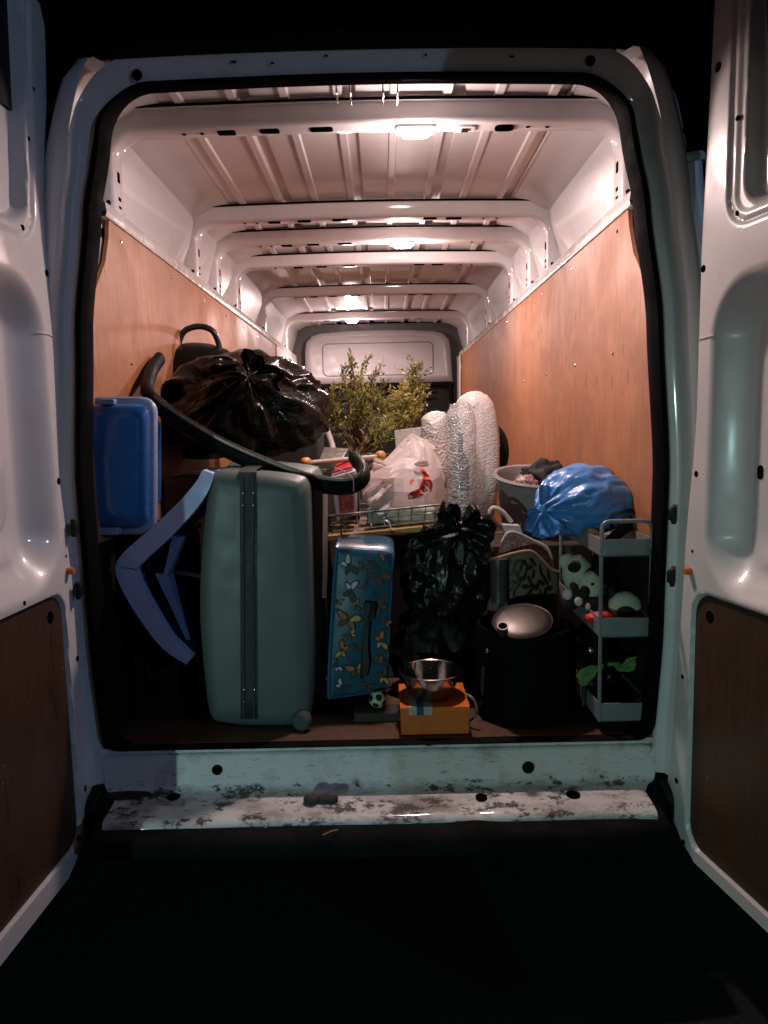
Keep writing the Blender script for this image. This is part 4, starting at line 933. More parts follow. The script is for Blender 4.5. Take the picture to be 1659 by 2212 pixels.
# support for rod: grey box file, metal tray, white pipe
tr = MB(); tr.prism([P(688, 996, 0.52), P(740, 990, 0.52), P(754, 968, 0.68), P(700, 965, 0.68)], (0, 0, -0.03)); tag(tr.build('metal_tray', M('tray_dull', (0.14, 0.13, 0.10), 0.4, 0.4, var=0.4, vs_=20), None, bevel=0.003), 'small dull metal tray beside the shrub stems', 'tray')
pp = MB(); pp.tube([P(702, 915, 0.86), P(718, 962, 0.78), P(722, 985, 0.76)], 0.012, 12); tag(pp.build('white_pipe', M('pipe_white', (0.50, 0.44, 0.42), 0.35), None), 'short white plastic pipe leaning beside the big bin bag', 'pipe')
fz = MB(); fz.ball(P(795, 1000, 0.60), (0.060, 0.05, 0.035), 40, 24, disp=lambda d: 0.3*nz(d, 4) + 0.15*nz(d, 9)); tag(fz.build('woollen_hat', M('dark_wool', (0.045, 0.032, 0.028), 0.95, var=0.6, vs_=50, bump=0.9, bs=120), None, 60), 'dark fluffy woollen bundle behind the carrier bag', 'clothing')
bp = MB(); bp.box((P(700, 1050, .5).x, 0.72, 1.08), (P(775, 1050, .5).x, 0.92, 1.28)); tag(bp.build('book_stack', M('book_dark', (0.05, 0.035, 0.035), 0.7), None, bevel=0.004), 'dark box standing behind the red packet', 'box')
wc = MB(); wc.prism([P(852, 930, 0.95), P(912, 922, 0.95), P(920, 1010, 0.95), P(858, 1010, 0.95)], (0, 0.015, 0)); tag(wc.build('polystyrene_board', M('speckled_white', (0.42, 0.38, 0.35), 0.8, var=0.25, vs_=120), None, bevel=0.002), 'speckled pale board behind the peak of the carrier bag', 'board')

SHIFT = 0.0
# --- two potted shrubs
LEAF = {}
def leafmat(nm, a, b):
    t = NT(nm); f = t.noise(22, 3); t.set(Base_Color=t.ramp(f, [(0.3, a), (0.7, b)]), Roughness=0.5, Specular_IOR_Level=0.4); LEAF[nm] = t.m
leafmat('leaf_olive', (0.17, 0.165, 0.03), (0.36, 0.32, 0.08)); leafmat('leaf_yellow', (0.34, 0.26, 0.07), (0.50, 0.40, 0.14)); leafmat('leaf_green', (0.06, 0.09, 0.02), (0.14, 0.16, 0.05))
BARK = M('bark', (0.24, 0.14, 0.065), 0.8, var=0.35, vs_=40)
def shrub(base, tips, label, name, mats, leaf, potr, seed, dens=95):
    rs = random.Random(seed); th = thing(name, label, 'shrub', base - Vector((0, 0, 0.19)), 'potted shrubs at the back of the load')
    pot = MB(); pot.lathe([(potr*0.72, -0.19), (potr*0.95, -0.02), (potr*1.06, -0.02), (potr*1.08, 0.01), (potr*0.95, 0.01), (potr*0.92, -0.02), (0.0003, -0.025)], base, 28, cap0=True); pot.build('pot', M('pot_plastic', (0.05, 0.022, 0.014), 0.6), th)
    st = MB(); lf = MB()
    def leafcluster(p, d, cnt, sz):
        for _ in range(cnt):
            ax = (d.normalized()*0.75 + Vector((rs.gauss(0, .6), rs.gauss(0, .6), rs.gauss(0.15, .45)))).normalized()
            sd_ = ax.cross(Vector((rs.gauss(0, 1), rs.gauss(0, 1), rs.gauss(0, 1)))).normalized(); nn = ax.cross(sd_)
            L = sz*rs.uniform(0.7, 1.25); w = L*rs.uniform(0.15, 0.22); q = p + Vector((rs.gauss(0, .006), rs.gauss(0, .006), rs.gauss(0, .006)))
            lf.add([q, q + ax*L*.45 + sd_*w + nn*w*.35, q + ax*L, q + ax*L*.45 - sd_*w + nn*w*.35], [(0, 1, 2), (0, 2, 3)], 0 if rs.random() < 0.72 else 1)
    for tip, kind in tips:
        mid = base.lerp(tip, 0.5) + Vector((rs.gauss(0, .018), rs.gauss(0, .02), rs.gauss(0, .01)))
        b0 = base + Vector((rs.gauss(0, .012), rs.gauss(0, .012), 0)); path = curve([b0, b0.lerp(mid, .5) + Vector((rs.gauss(0, .008), rs.gauss(0, .01), 0)), mid, mid.lerp(tip, .55) + Vector((rs.gauss(0, .012), rs.gauss(0, .012), 0)), tip], 6)
        st.tube(path, lambda t: 0.0065*(1 - t) + 0.0015, 6)
        n0 = int(len(path)*0.45)
        for i in range(n0, len(path)):
            t_ = (i - n0)/(len(path) - n0); d = path[i] - path[i-1]
            leafcluster(path[i], d, int(dens/20*(0.5 + t_)), leaf)
            if rs.random() < 0.62:
                sdv = (d.normalized()*0.6 + Vector((rs.gauss(0, .8), rs.gauss(0, .8), rs.uniform(0, .7)))).normalized()
                e = path[i] + sdv*rs.uniform(0.03, 0.085); st.tube([path[i], path[i].lerp(e, .5) + Vector((0, 0, .004)), e], 0.0011, 4)
                for q in (0.35, 0.6, 0.8, 1.0): leafcluster(path[i].lerp(e, q), sdv, int(dens/24*(0.6 + q*.6)), leaf)
    st.build('stems', BARK, th, 40, fix=False)
    q = lf.build('foliage', mats, th, 0, fix=False); q['kind'] = 'stuff'
b1 = P(775, 990, 1.32)
tips = [(P(x, y, Y), 0) for x, y, Y in ((740, 800, 1.32), (760, 792, 1.30), (785, 786, 1.34), (806, 806, 1.32), (722, 838, 1.36), (706, 850, 1.30), (698, 880, 1.34), (822, 842, 1.30), (836, 868, 1.32), (770, 830, 1.24), (748, 850, 1.22), (800, 850, 1.42), (708, 918, 1.28), (838, 905, 1.26), (780, 870, 1.20), (815, 930, 1.22), (728, 890, 1.24), (760, 815, 1.40), (846, 940, 1.22), (830, 955, 1.20))]
shrub(b1, tips, 'bushy olive-green shrub with bare branching stems, the larger left one', 'potted_shrub', [LEAF['leaf_olive'], LEAF['leaf_green']], 0.022, 0.085, 3, 84)
b2 = P(868, 985, 1.40)
tips = [(P(x, y, Y), 0) for x, y, Y in ((862, 852, 1.40), (876, 848, 1.38), (890, 858, 1.40), (898, 872, 1.42), (852, 868, 1.42), (848, 885, 1.38), (872, 865, 1.36), (885, 880, 1.36), (858, 900, 1.36))]
shrub(b2, tips, 'small yellow-leaved shrub right of the larger green one', 'potted_shrub', [LEAF['leaf_yellow'], LEAF['leaf_olive']], 0.022, 0.07, 11, 110)
b3 = P(892, 960, 1.52)
tips = [(P(x, y, Y), 0) for x, y, Y in ((895, 788, 1.50), (900, 792, 1.50), (890, 815, 1.48), (900, 835, 1.50), (885, 842, 1.50))]
shrub(b3, tips, 'thin upright green sprig rising behind the yellow-leaved shrub', 'potted_shrub', [LEAF['leaf_olive'], LEAF['leaf_green']], 0.024, 0.06, 21, 70)

# --- wrapped things
SHIFT = 0.20
def wrap_mat(nm, col, cell, st, alpha=1.0, rough=0.3, tr=0.0):
    t = NT(nm); v = t.n('TexVoronoi'); v.inputs['Scale'].default_value = cell; t.l(t.tc.outputs['Object'], v.inputs['Vector'])
    f = t.noise(9, 4); t.set(Base_Color=t.ramp(f, [(0.3, tuple(c*0.86 for c in col)), (0.7, col)]), Roughness=rough, Alpha=alpha, Coat_Weight=0.4, Coat_Roughness=0.1, Transmission_Weight=tr)
    mth = t.n('Math', operation='ADD'); t.l(v.outputs['Distance'], mth.inputs[0]); t.l(t.noise(26, 5, 0.6, None, 1.0), mth.inputs[1]); t.bump(mth.outputs[0], st, 0.008); return t.m
FOAM = wrap_mat('foam_sheet', (0.66, 0.60, 0.57), 150, 0.35, rough=0.6)
BUB = wrap_mat('bubble_wrap', (0.72, 0.68, 0.66), 120, 0.7, alpha=0.46, rough=0.12)
BUB2 = wrap_mat('bubble_wrap_dense', (0.66, 0.60, 0.57), 110, 0.5, alpha=0.95, rough=0.25)
def wrapped(pts, Y, dY, nm, mt, par, seed, amp=0.004, k=5, sub=10):
    base = curve([P(x, y, Y) for x, y in pts], k, True); o = MB(); rr = []
    prof = [(0.05, -0.016), (0.030, -0.010), (0.012, -0.001), (0.002, 0.014)] + [(0.0, 0.014 + (dY - 0.028)*i/4) for i in range(1, 5)] + [(0.012, dY), (0.05, dY + 0.01)]
    for ins, dy in prof:
        ring = []
        for p in inset_c(base, ins):
            q = p + Vector((0, dy, 0)); w = amp*1.2*nz(q, 9, (seed, 0, 0)) + amp*1.6*(0.3 - abs(nz((q.x*2, q.y, q.z*0.7), 22, (seed, 2, 0)))); ring.append(q + Vector((w, w*1.2, w*0.8)))
        rr.append(ring)
    o.rings(rr, True, True, True); return o.build(nm, mt, par, 70)
wp = thing('wrapped_headboard', 'tall rounded panel wrapped in white foam sheet against the right plywood', 'wrapped panel', P(1040, 1130, 0.8))
wrapped([(992, 905), (990, 875), (1000, 855), (1020, 845), (1042, 847), (1062, 862), (1074, 895), (1080, 950), (1080, 1020), (1075, 1080), (1066, 1125), (1040, 1135), (1000, 1130), (990, 1050)], 0.70, 0.10, 'wrapping', FOAM, wp, 2, 0.005)
o = MB(); o.tube(curve([P(1020, 962, 0.695), P(1050, 958, 0.69), P(1080, 962, 0.72)], 5), 0.002, 6); o.build('fold', FOAM, wp)
wb1 = thing('wrapped_bottle', 'tall dark blue bottle rolled in clear bubble wrap between carrier bag and foam-wrapped panel', 'wrapped bottle', P(996, 1110, 0.56))
c = P(996, 1105, 0.57)
o = MB()
zt_ = P(996, 872, 0.57).z
def wrapf(u, v):
    t_ = 2*math.pi*u; z = c.z + (zt_ - c.z)*v; r = 0.056*(1 - 0.35*sst(0.86, 1.0, v)) + 0.004*nz((math.cos(t_)*3, math.sin(t_)*3, v*12), 1) + 0.003*math.sin(3*t_ + v*4)
    return Vector((c.x + r*math.cos(t_), c.y + r*math.sin(t_), z + 0.01*nz((math.cos(t_)*2, math.sin(t_)*2, 4), 1)*sst(.9, 1, v)))
o.grid(wrapf, 48, 50); o.build('bubble_wrap', BUB, wb1, 70)
o = MB(); o.lathe([(0.0003, 0.0), (0.032, 0.0), (0.034, 0.01), (0.034, 0.17), (0.024, 0.20), (0.011, 0.225), (0.010, 0.285), (0.012, 0.29), (0.0003, 0.292)], c + Vector((-0.002, -0.012, 0.004)), 24); o.build('bottle', M('bottle_blue', (0.03, 0.055, 0.085), 0.2), wb1, 50)
wb2 = thing('wrapped_bundle', 'short bubble-wrapped bundle left of the wrapped bottle', 'wrapped bundle', P(940, 1010, 0.72))
wrapped([(912, 925), (914, 903), (930, 890), (952, 889), (966, 900), (972, 950), (972, 1040), (940, 1050), (915, 1040), (910, 980)], 0.66, 0.10, 'wrapping', BUB2, wb2, 8, 0.007)
bd2 = MB(); bd2.lathe([(0.0003, -0.012), (0.120, -0.012), (0.135, -0.006), (0.135, 0.006), (0.120, 0.012), (0.0003, 0.012)], P(1046, 980, 0.88), 48, (0.12, 1, 0), 0.75, 1.0); tag(bd2.build('black_disc', BLACKPL, None, 40), 'black round-edged disc tucked behind the foam-wrapped panel', 'disc')

# --- grey tub with washing
SHIFT = 0.12
GT = M('tub_grey', (0.27, 0.245, 0.235), 0.42, var=0.06, coat=0.15)
tub = thing('washing_tub', 'grey oval plastic tub with clothes behind the blue plastic bag', 'tub', P(1155, 1140, 0.62))
tc_ = P(1160, 1035, 0.62); tc_.x = min(tc_.x, 0.60)
o = MB(); sxy = (1.0, 0.92)
o.lathe([(0.0003, -0.19), (0.100, -0.19), (0.118, -0.17), (0.150, 0.0), (0.163, 0.003), (0.168, 0.010), (0.163, 0.017), (0.150, 0.015), (0.143, 0.0), (0.112, -0.165), (0.095, -0.18), (0.0003, -0.18)], tc_, 48, (0.05, -0.20, 1), 1.0, 0.92); o.build('body', GT, tub, 50)
bk = MB(); bk.ball(tc_ + Vector((0.035, 0.03, 0.0)), (0.085, 0.075, 0.065), 60, 36, disp=lambda d: 0.35*nz(d, 2.2) + 0.18*(0.3 - abs(nz(d, 5)))); tag(bk.build('black_clothing', M('black_cloth', (0.008, 0.008, 0.008), 0.85, bump=0.4), None, 60), 'crumpled black clothing in the grey oval tub', 'clothing')
fcl = MB(); fcl.ball(tc_ + Vector((-0.060, -0.075, -0.015)), (0.045, 0.035, 0.035), 40, 24, disp=lambda d: 0.35*nz(d, 2.6, (4, 0, 0)) + 0.15*(0.3 - abs(nz(d, 6)))); tag(fcl.build('patterned_cloth', printed('floral', (0.45, 0.36, 0.32), ((0.12, 0.04, 0.05), (0.40, 0.15, 0.14)), 70), None, 60), 'small crumpled floral cloth at the front of the grey tub', 'cloth')
rbll = MB(); rbll.ball(P(1169, 1074, 0.47), 0.017, 20, 12); tag(rbll.build('red_ball', M('red_orange', (0.55, 0.07, 0.02), 0.4), None), 'small red-orange ball between the tub and the blue bag', 'ball')

# --- blue carrier bag with tied neck
SHIFT = -0.07
bl_ = thing('blue_bag', 'full blue plastic bag tied at the neck, resting on the white trolley', 'carrier bag', P(1255, 1160, 0.36))
kn = P(1172, 1103, 0.28); c = P(1258, 1082, 0.36)
o = MB(); bag_blob(o, c, (0.140, 0.125, 0.114), kn - c, 12, 0.06, 0.26, 8, n=140, mm=84, sharp=1.8, fine=0.6); o.build('body', BLUEBAG, bl_, 75)
o = MB(); o.ball(kn, (0.016, 0.014, 0.018), 16, 10, disp=lambda d: 0.3*nz(d, 3)); ear(o, kn, P(1146, 1152, 0.25), 0.028, 2, 16); ear(o, kn, P(1195, 1158, 0.245), 0.036, 5, 16); ear(o, kn, P(1178, 1048, 0.29), 0.016, 3); ear(o, kn, P(1140, 1108, 0.27), 0.010, 8); o.build('tied_neck', BLUEBAG, bl_, 75)

SHIFT = 0.0
# --- slim white trolley
TW = M('trolley_white', (0.17, 0.185, 0.19), 0.38, var=0.08, vs_=12)
tro = thing('trolley', 'slim white three-tier trolley standing against the right plywood', 'trolley', P(1340, 1575, 0.2))
X0, X1, Y0, Y1 = P(1297, 1205, 0.022).x, 0.7745, 0.022, 0.50
TRZ = []
for yb, yt in ((1205, 1166), (1380, 1336), (1562, 1520)):
    zb, zt2 = max(ZF + 0.004, P(1297, yb, Y0).z), P(1297, yt, Y0).z
    TRZ.append((zb, zt2)); t_ = 0.004
    o = MB(); lo = rrect(X0, Y0, X1, Y1, 0.012, 3); inn = rrect(X0 + t_, Y0 + t_, X1 - t_, Y1 - t_, 0.009, 3); bo_ = rrect(X0 + 0.008, Y0 + 0.008, X1 - 0.008, Y1 - 0.008, 0.01, 3)
    o.rings([[Vector((x, y, z)) for x, y in q] for q, z in ((bo_, zb), (lo, zb + 0.006), (lo, zt2), (inn, zt2), (inn, zb + 0.006))], True, True, True); o.build('tray', TW, tro, 40)
for x in (X0 + 0.004, X1 - 0.006):
    for y in (Y0 + 0.004, Y1 - 0.004):
        o = MB(); o.tube([Vector((x, y, TRZ[2][0] + 0.004)), Vector((x, y, TRZ[0][0] + 0.01))], 0.0055, 10); o.build('post', TW, tro)
for y in (Y0 + 0.004, Y1 - 0.004):
    z = TRZ[0][1]; h = P(1305, 1127, Y0).z
    o = MB(); o.tube([Vector((X0 + 0.004, y, z - 0.03)), Vector((X0 + 0.004, y, h - 0.022)), Vector((X0 + 0.007, y, h - 0.010)), Vector((X0 + 0.014, y, h - 0.003)), Vector((X0 + 0.026, y, h)), Vector((X1 - 0.03, y, h)), Vector((X1 - 0.012, y, h - 0.006)), Vector((X1 - 0.006, y, h - 0.02)), Vector((X1 - 0.006, y, z - 0.03))], 0.006, 10); o.build('handle', TW, tro, 60)
sp = MB(); sp.ball(P(1282, 1156, 0.17), (0.020, 0.045, 0.014), 24, 14, rot=Matrix.Rotation(0.3, 3, 'X'), disp=lambda d: 0.12*nz(d, 4)); tag(sp.build('sponge', M('sponge_yellow', (0.50, 0.42, 0.17), 0.9, var=0.3, vs_=60, bump=0.6, bs=150), None, 60), 'yellow sponge at the front of the trolley top tray', 'sponge')
um = MB(); a, b = P(1312, 1172, 0.16), P(1410, 1092, 0.26); dd = (b - a).normalized(); nn = Vector((-dd.z, 0, dd.x)); um.prism([a + nn*0.012, b + nn*0.016, b - nn*0.022, a - nn*0.020], (0, 0.02, 0)); tag(um.build('black_bar', BLACKPL, None, bevel=0.004), 'flat black bar leaning diagonally in the trolley top tray', 'bar')
orr = MB(); orr.ball(P(1385, 1158, 0.20), (0.022, 0.03, 0.012), 20, 12); tag(orr.build('orange_tub', M('orange_pl', (0.45, 0.17, 0.03), 0.4), None), 'small orange object at the right of the trolley top tray', 'object')

# --- panda toys on the middle tray
PW = M('plush_white', (0.46, 0.50, 0.38), 0.95, var=0.10, vs_=40, bump=0.8, bs=180); PB = M('plush_black', (0.008, 0.008, 0.008), 0.95, bump=0.6, bs=180)
def plush(name, label, white, black, paws):
    zmin = TRZ[1][0] + 0.008
    th = thing(name, label, 'soft toy', (white[0][0].x, white[0][0].y, zmin), 'panda soft toys on the middle tray')
    o = MB()
    for c, r in white: o.ball(c, r, 28, 18, disp=lambda d: 0.04*nz(d, 3))
    o.build('body', PW, th, 60)
    for nm, c, r in black: 
        o = MB(); o.ball(c, r, 20, 12, disp=lambda d: 0.06*nz(d, 3)); o.build(nm, PB, th, 60)
    for c, r in paws: 
        o = MB(); o.ball(c, r, 16, 10); o.build('paw_pad', M('paw_pink', (0.60, 0.48, 0.44), 0.9), th, 60)
plush('panda_toy', 'white and black plush panda lying at the left of the middle trolley tray',
      [(P(1248, 1240, 0.30), (0.048, 0.05, 0.060)), (P(1276, 1265, 0.19), (0.036, 0.033, 0.044)), (P(1228, 1215, 0.33), (0.03, 0.03, 0.028))],
      [('ear', P(1240, 1226, 0.245), (0.020, 0.010, 0.016)), ('ear', P(1292, 1236, 0.18), (0.012, 0.010, 0.012)), ('arm', P(1250, 1290, 0.17), (0.032, 0.02, 0.020)), ('arm', P(1278, 1303, 0.15), (0.038, 0.018, 0.016)), ('leg', P(1232, 1302, 0.20), (0.024, 0.03, 0.022)), ('eye', P(1280, 1262, 0.155), (0.005, 0.003, 0.005)), ('arm', P(1262, 1279, 0.155), (0.016, 0.012, 0.018))],
      [(P(1226, 1284, 0.165), (0.015, 0.010, 0.017)), (P(1250, 1299, 0.145), (0.013, 0.007, 0.014)), (P(1270, 1310, 0.130), (0.008, 0.006, 0.010))])
plush('panda_toy', 'smaller plush panda with black muzzle patch at the right of the middle trolley tray',
      [(P(1350, 1308, 0.14), (0.048, 0.04, 0.042)), (P(1378, 1325, 0.15), (0.026, 0.03, 0.03))],
      [('ear', P(1318, 1280, 0.15), (0.018, 0.014, 0.018)), ('muzzle', P(1352, 1324, 0.100), (0.028, 0.010, 0.020)), ('ear', P(1382, 1280, 0.17), (0.014, 0.012, 0.014)), ('arm', P(1335, 1290, 0.24), (0.045, 0.03, 0.030))], [])
rt_ = MB(); rt_.ball(P(1294, 1334, 0.10), (0.040, 0.024, 0.018), 28, 16, disp=lambda d: 0.2*nz(d, 2)); tag(rt_.build('red_toy', M('red_cloth', (0.55, 0.015, 0.012), 0.6), None, 60), 'small bright red toy in the middle trolley tray behind the front post', 'toy')
# black bag and green cloth low in the trolley
lb = MB(); zc_ = TRZ[2][0] + 0.01; bag_blob(lb, (0.70, 0.33, zc_ + 0.085), (0.060, 0.20, 0.085), (0, -0.3, 1), 31, 0.06, 0.2, 9, flat=zc_, n=60, mm=40); tag(lb.build('black_sack', BINBAG2, None, 75), 'black sack in the bottom tray of the white trolley', 'bag')
GC = M('green_cloth', (0.13, 0.24, 0.07), 0.8, var=0.2, vs_=20)
gc = MB(); ear(gc, P(1292, 1440, 0.13), P(1250, 1470, 0.10), 0.022, 3, 14); ear(gc, P(1292, 1440, 0.13), P(1340, 1440, 0.15), 0.012, 5, 10); ear(gc, P(1335, 1446, 0.15), P(1378, 1428, 0.16), 0.020, 9, 12)
tag(gc.build('green_cloth', GC, None, 50, solid=0.002), 'crumpled green cloth hanging low in the white trolley', 'cloth')

# --- black bin bag in the middle, patterned bags
bg2 = thing('rubbish_bag', 'smaller creased black bin bag hanging in the middle above the steel pan', 'rubbish bag', P(985, 1345, 0.35))
o = MB(); kn2 = P(992, 1110, 0.33); c2 = P(968, 1245, 0.40)
bag_blob(o, c2, (0.150, 0.12, 0.170), (kn2 - c2), 21, 0.11, 0.34, 6, n=140, mm=90, sharp=0.9, valley=0.14, fine=0.4); o.build('body', BINBAG2, bg2, 75)
o = MB(); ear(o, P(990, 1130, 0.33), P(960, 1100, 0.31), 0.035, 2, 14); ear(o, P(1000, 1130, 0.33), P(1040, 1115, 0.33), 0.04, 5, 14); ear(o, P(985, 1140, 0.31), P(1065, 1165, 0.31), 0.05, 7, 14); ear(o, P(990, 1150, 0.30), P(900, 1195, 0.31), 0.05, 9, 14); o.build('gathered_top', BINBAG2, bg2, 75)
blk = MB(); bag_blob(blk, (0.20, 0.40, ZF + 0.135), (0.165, 0.12, 0.15), (0.1, -0.3, 1), 41, 0.09, 0.2, 8, flat=ZF + 0.002, n=90, mm=60, valley=0.08); tag(blk.build('rubbish_bag', M('sack_black', (0.004, 0.004, 0.004), 0.55, Specular_IOR_Level=0.15), None, 75), 'dull black sack slumped on the floor behind the steel pan', 'rubbish bag')
# leaf print basket with curved red floral board behind
lp = thing('fabric_basket', 'beige basket with black leaf print behind the steel pot lid', 'basket', P(1135, 1320, 0.36))
LPM = M('leaf_cloth', (0.17, 0.10, 0.062), 0.8, var=0.15)
Aq = lambda u, v: P(1058 + 150*u - 6*v, 1212 - 22*math.sin(min(1, u*1.25)*math.pi*0.62) + (45*sst(.55, 1, u)) + v*(115 - 10*u), 0.30 + 0.05*(2*u - 1)**2 + 0.02*v)
o = MB(); o.grid(Aq, 24, 10); o.build('front', LPM, lp, 60, solid=0.004)
o = MB(); o.tube([Aq(i/24, 0) + Vector((0, -0.002, 0.002)) for i in range(25)], 0.004, 8); o.build('rim', M('basket_rim', (0.35, 0.24, 0.15), 0.7), lp)
for k in range(46):
    u, v = 0.10 + 0.80*((k*0.7549) % 1), 0.10 + 0.85*((k*0.5698) % 1); aa = k*1.9
    pl = [(u + 0.060*math.cos(t_)*math.cos(aa) - 0.020*math.sin(t_)*math.sin(aa), v + 0.11*math.cos(t_)*math.sin(aa) + 0.05*math.sin(t_)*math.cos(aa)) for t_ in [2*math.pi*i/10 for i in range(10)]]
    o = MB(); o.prism([Aq(min(1, max(0, a)), min(1, max(0, b))) + Vector((0, -0.0045 - 0.00012*k, 0)) for a, b in pl], (0, 0.001, 0)); o.build('leaf_print', PRC['black'], lp, 0)
rf = thing('floral_board', 'red floral patterned curved board with pale edge behind the leaf print basket', 'board', P(1150, 1300, 0.42))
outr = [(1082, 1215), (1084, 1170), (1096, 1152), (1115, 1150), (1150, 1166), (1178, 1180), (1190, 1200), (1200, 1250), (1222, 1330), (1200, 1330), (1170, 1260), (1140, 1225)]
cr = curve([P(x, y, 0.395) for x, y in outr], 4, True); o = MB(); o.prism(cr, (0, 0.012, 0)); o.build('board', printed('floral_red', (0.42, 0.25, 0.22), ((0.25, 0.03, 0.04), (0.46, 0.28, 0.24)), 38, 0.48), rf)
o = MB(); ed = curve([P(x, y, 0.392) for x, y in outr[1:9]], 5); o.tube(ed, 0.004, 8); o.build('edge', M('board_edge', (0.52, 0.40, 0.36), 0.5), rf)
# white plastic hanger-like bracket
wh = thing('plastic_bracket', 'off-white plastic bracket between bin bag and grey tub', 'bracket', P(1090, 1150, 0.42))
o = MB(); o.tube(curve([P(1105, 1128, 0.42), P(1085, 1105, 0.42), P(1066, 1097, 0.42), P(1058, 1108, 0.42), P(1066, 1125, 0.42), P(1088, 1140, 0.42), P(1110, 1146, 0.42)], 5), 0.0075, 8); o.build('frame', M('offwhite_plastic', (0.48, 0.42, 0.37), 0.4), wh)
o = MB(); o.prism([P(1085, 1132, 0.40), P(1122, 1134, 0.40), P(1130, 1150, 0.40), P(1105, 1165, 0.40), P(1092, 1158, 0.40)], (0, 0.03, 0)); o.build('plate', M('offwhite_plate', (0.50, 0.46, 0.43), 0.4), wh, bevel=0.004)
pc = MB(); pc.lathe([(0.0003, 0), (0.026, 0), (0.028, 0.14), (0.0003, 0.14)], P(1078, 1300, 0.30), 20); tag(pc.build('clear_beaker', M('beaker_grey', (0.05, 0.045, 0.04), 0.3), None, 40), 'greyish plastic beaker beside the leaf print basket', 'beaker')

# --- tall black pot with steel lid
pt_ = thing('stock_pot', 'tall black pot with a tilted steel lid at the edge of the load floor', 'pot', (0.447, 0.21, ZF))
pcn = Vector((0.452, 0.205, ZF)); ztop = P(1150, 1345, 0.2).z
o = MB(); o.lathe([(0.0003, 0.0), (0.140, 0.0), (0.150, 0.008), (0.155, 0.03), (0.150, ztop - ZF - 0.03), (0.146, ztop - ZF), (0.138, ztop - ZF), (0.138, 0.02), (0.0003, 0.02)], pcn, 48); o.build('body', M('pot_black', (0.0025, 0.0025, 0.0025), 0.8, bump=0.1, Specular_IOR_Level=0.06), pt_, 40)
lc = P(1128, 1340, 0.12); nl = Vector((-0.10, -0.42, 1)).normalized()
o = MB(); o.lathe([(0.0003, 0.009), (0.03, 0.0085), (0.07, 0.005), (0.089, 0.0), (0.093, -0.003), (0.090, -0.004), (0.06, 0.001), (0.0003, 0.004)], lc, 48, nl, 0.95, 0.86); o.build('lid', STEEL, pt_, 50)
ql = Vector((0, 0, 1)).rotation_difference(nl).to_matrix(); o = MB(); o.tube([lc + ql @ Vector((0.0925*0.95*math.cos(t_*math.pi/24), 0.0925*0.86*math.sin(t_*math.pi/24), -0.002)) for t_ in range(48)], 0.0022, 6, closed=True); o.build('lid_rim', STEEL, pt_)
kc = P(1086, 1358, 0.055); o = MB(); o.lathe([(0.0150, -0.016), (0.0150, 0.010), (0.0160, 0.012), (0.0125, 0.012), (0.0120, -0.002)], kc, 24, (-0.1, -0.55, 0.9)); o.build('lid_ring', STEEL, pt_, 50)
o = MB(); o.lathe([(0.0003, 0.0), (0.0122, 0.0)], kc + Vector((0, -0.001, 0.002)), 24, (-0.1, -0.55, 0.9)); o.build('lid_vent', HOLE, pt_)
for xs_, dx in ((1042, -1), (1262, 1)):
    a, b = P(xs_ + 3, 1440, 0.14), P(xs_ - 2, 1525, 0.14); o = MB(); o.tube([a, b], 0.0065, 10); o.build('side_bar', STEEL, pt_)
    o = MB(); o.ball(P(xs_ + 14, 1405, 0.13), (0.011, 0.009, 0.011), 14, 8); o.build('bolt', CHROME, pt_)

# --- orange box, steel pan, cable
ob = thing('orange_box', 'orange cardboard box with a blue and white tape label under the steel pan', 'box', (0.15, 0.1, ZF))
ORG_M = M('orange_card', (0.60, 0.13, 0.012), 0.5, var=0.08, vs_=10)
fz_ = P(867, 1530, 0.03).z; x0, x1 = P(866, 1560, 0.03).x, P(1014, 1560, 0.03).x; y1 = 0.225
o = MB(); o.box((x0, 0.03, ZF + 0.002), (x1, y1, fz_)); o.build('body', ORG_M, ob, bevel=0.002)
o = MB(); o.box((x0 - 0.002, 0.028, fz_ - 0.012), (x1 + 0.002, y1 + 0.002, fz_ + 0.002)); o.build('lid', M('orange_lid', (0.66, 0.15, 0.015), 0.45, var=0.06), ob, bevel=0.0015)
for i, (xa, xb, cm) in enumerate(((883, 900, 'w'), (900, 915, 'b'), (915, 934, 'w'))):
    mt = M('tape_' + cm + str(i), (0.42, 0.40, 0.33) if cm == 'w' else (0.01, 0.055, 0.15), 0.5, var=0.15, vs_=40)
    xa, xb = P(xa, 1530, 0.03).x, P(xb, 1530, 0.03).x
    o = MB(); o.box((xa, 0.0262, fz_ - 0.020), (xb, 0.0275, fz_ + 0.0038)); o.box((xa, 0.0263, fz_ + 0.0022), (xb, 0.14, fz_ + 0.0036)); o.build('tape_stripe', mt, ob)
pn = thing('steel_pan', 'round stainless steel pan standing on the orange box', 'pan', (0.14, 0.13, fz_ + 0.004))
cpx = P(930, 1460, 0.12); cp = Vector((cpx.x, 0.128, fz_ + 0.004)); hp = 0.070
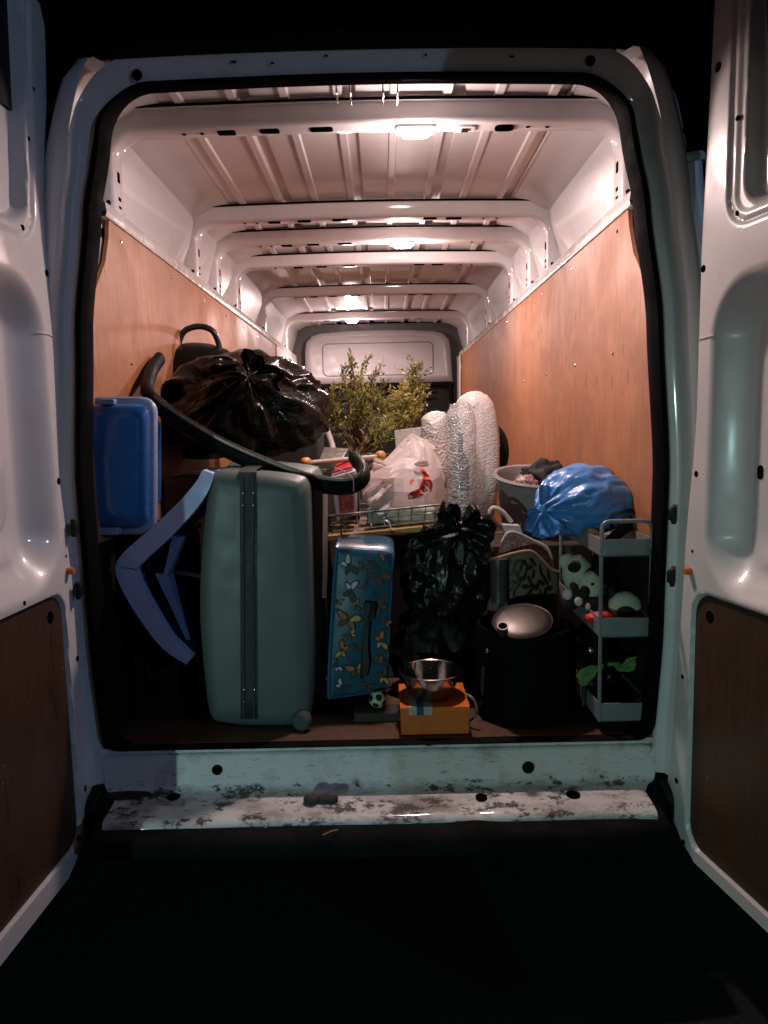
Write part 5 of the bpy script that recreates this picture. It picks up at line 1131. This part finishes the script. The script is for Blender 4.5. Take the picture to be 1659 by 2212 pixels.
o = MB(); o.lathe([(0.0003, 0.0), (0.056, 0.0), (0.066, 0.005), (0.073, 0.018), (0.089, hp), (0.096, hp + 0.002), (0.0975, hp + 0.005), (0.094, hp + 0.0065), (0.0875, hp + 0.003), (0.071, 0.018), (0.064, 0.008), (0.055, 0.004), (0.0003, 0.004)], cp, 56); o.build('body', M('pan_steel', (0.50, 0.47, 0.44), 0.14, 1.0, var=0.1, rv=0.06), pn, 50)
for dx in (-0.016, 0.016):
    o = MB(); o.ball(cp + Vector((dx - 0.01, 0.086, hp - 0.018)), 0.0055, 10, 6); o.build('rivet', CHROME, pn)
o = MB(); o.tube(curve([cp + Vector((0.0, 0.092, hp - 0.015)), cp + Vector((0.0, 0.13, hp - 0.01)), cp + Vector((0.01, 0.20, hp + 0.01))], 5), 0.009, 10); o.build('handle', BLACKPL, pn)
cbm = MB(); cbm.tube(curve([P(1008, 1500, 0.10), P(1020, 1508, 0.08), P(1030, 1528, 0.07), P(1026, 1548, 0.07), P(1012, 1560, 0.08), P(1018, 1580, 0.07), P(1030, 1590, 0.08)], 6), 0.004, 8); tag(cbm.build('cable', M('cable_grey', (0.16, 0.12, 0.10), 0.5), None), 'short loop of thin cable beside the orange box', 'cable')
# loose bits on the bumper and the sill
for k, (x, y, r) in enumerate(((574, 1784, 0.006), (530, 1772, 0.005))):
    d = P(x, y, 0) - CAM; p = CAM + d*((0.4445 - CAM.z)/d.z); o = MB(); o.ball(p, r, 12, 8, disp=lambda q: 0.25*nz(q, 3)); tag(o.build('pebble', M('pebble', (0.35, 0.33, 0.30), 0.8), None, 60), ('pale pebble on the dark bumper step' if k == 0 else 'tiny pebble left of the pale one on the bumper step'), 'stone')
d = P(713, 1800, 0) - CAM; p = CAM + d*((0.443 - CAM.z)/d.z); o = MB(); o.tube([p + Vector((-0.018, -0.008, 0)), p + Vector((0.003, 0, 0.006)), p + Vector((0.02, 0.014, 0.001))], 0.0016, 6); tag(o.build('straw', M('straw', (0.32, 0.24, 0.10), 0.8), None), 'dry piece of straw lying on the bumper step', 'straw')
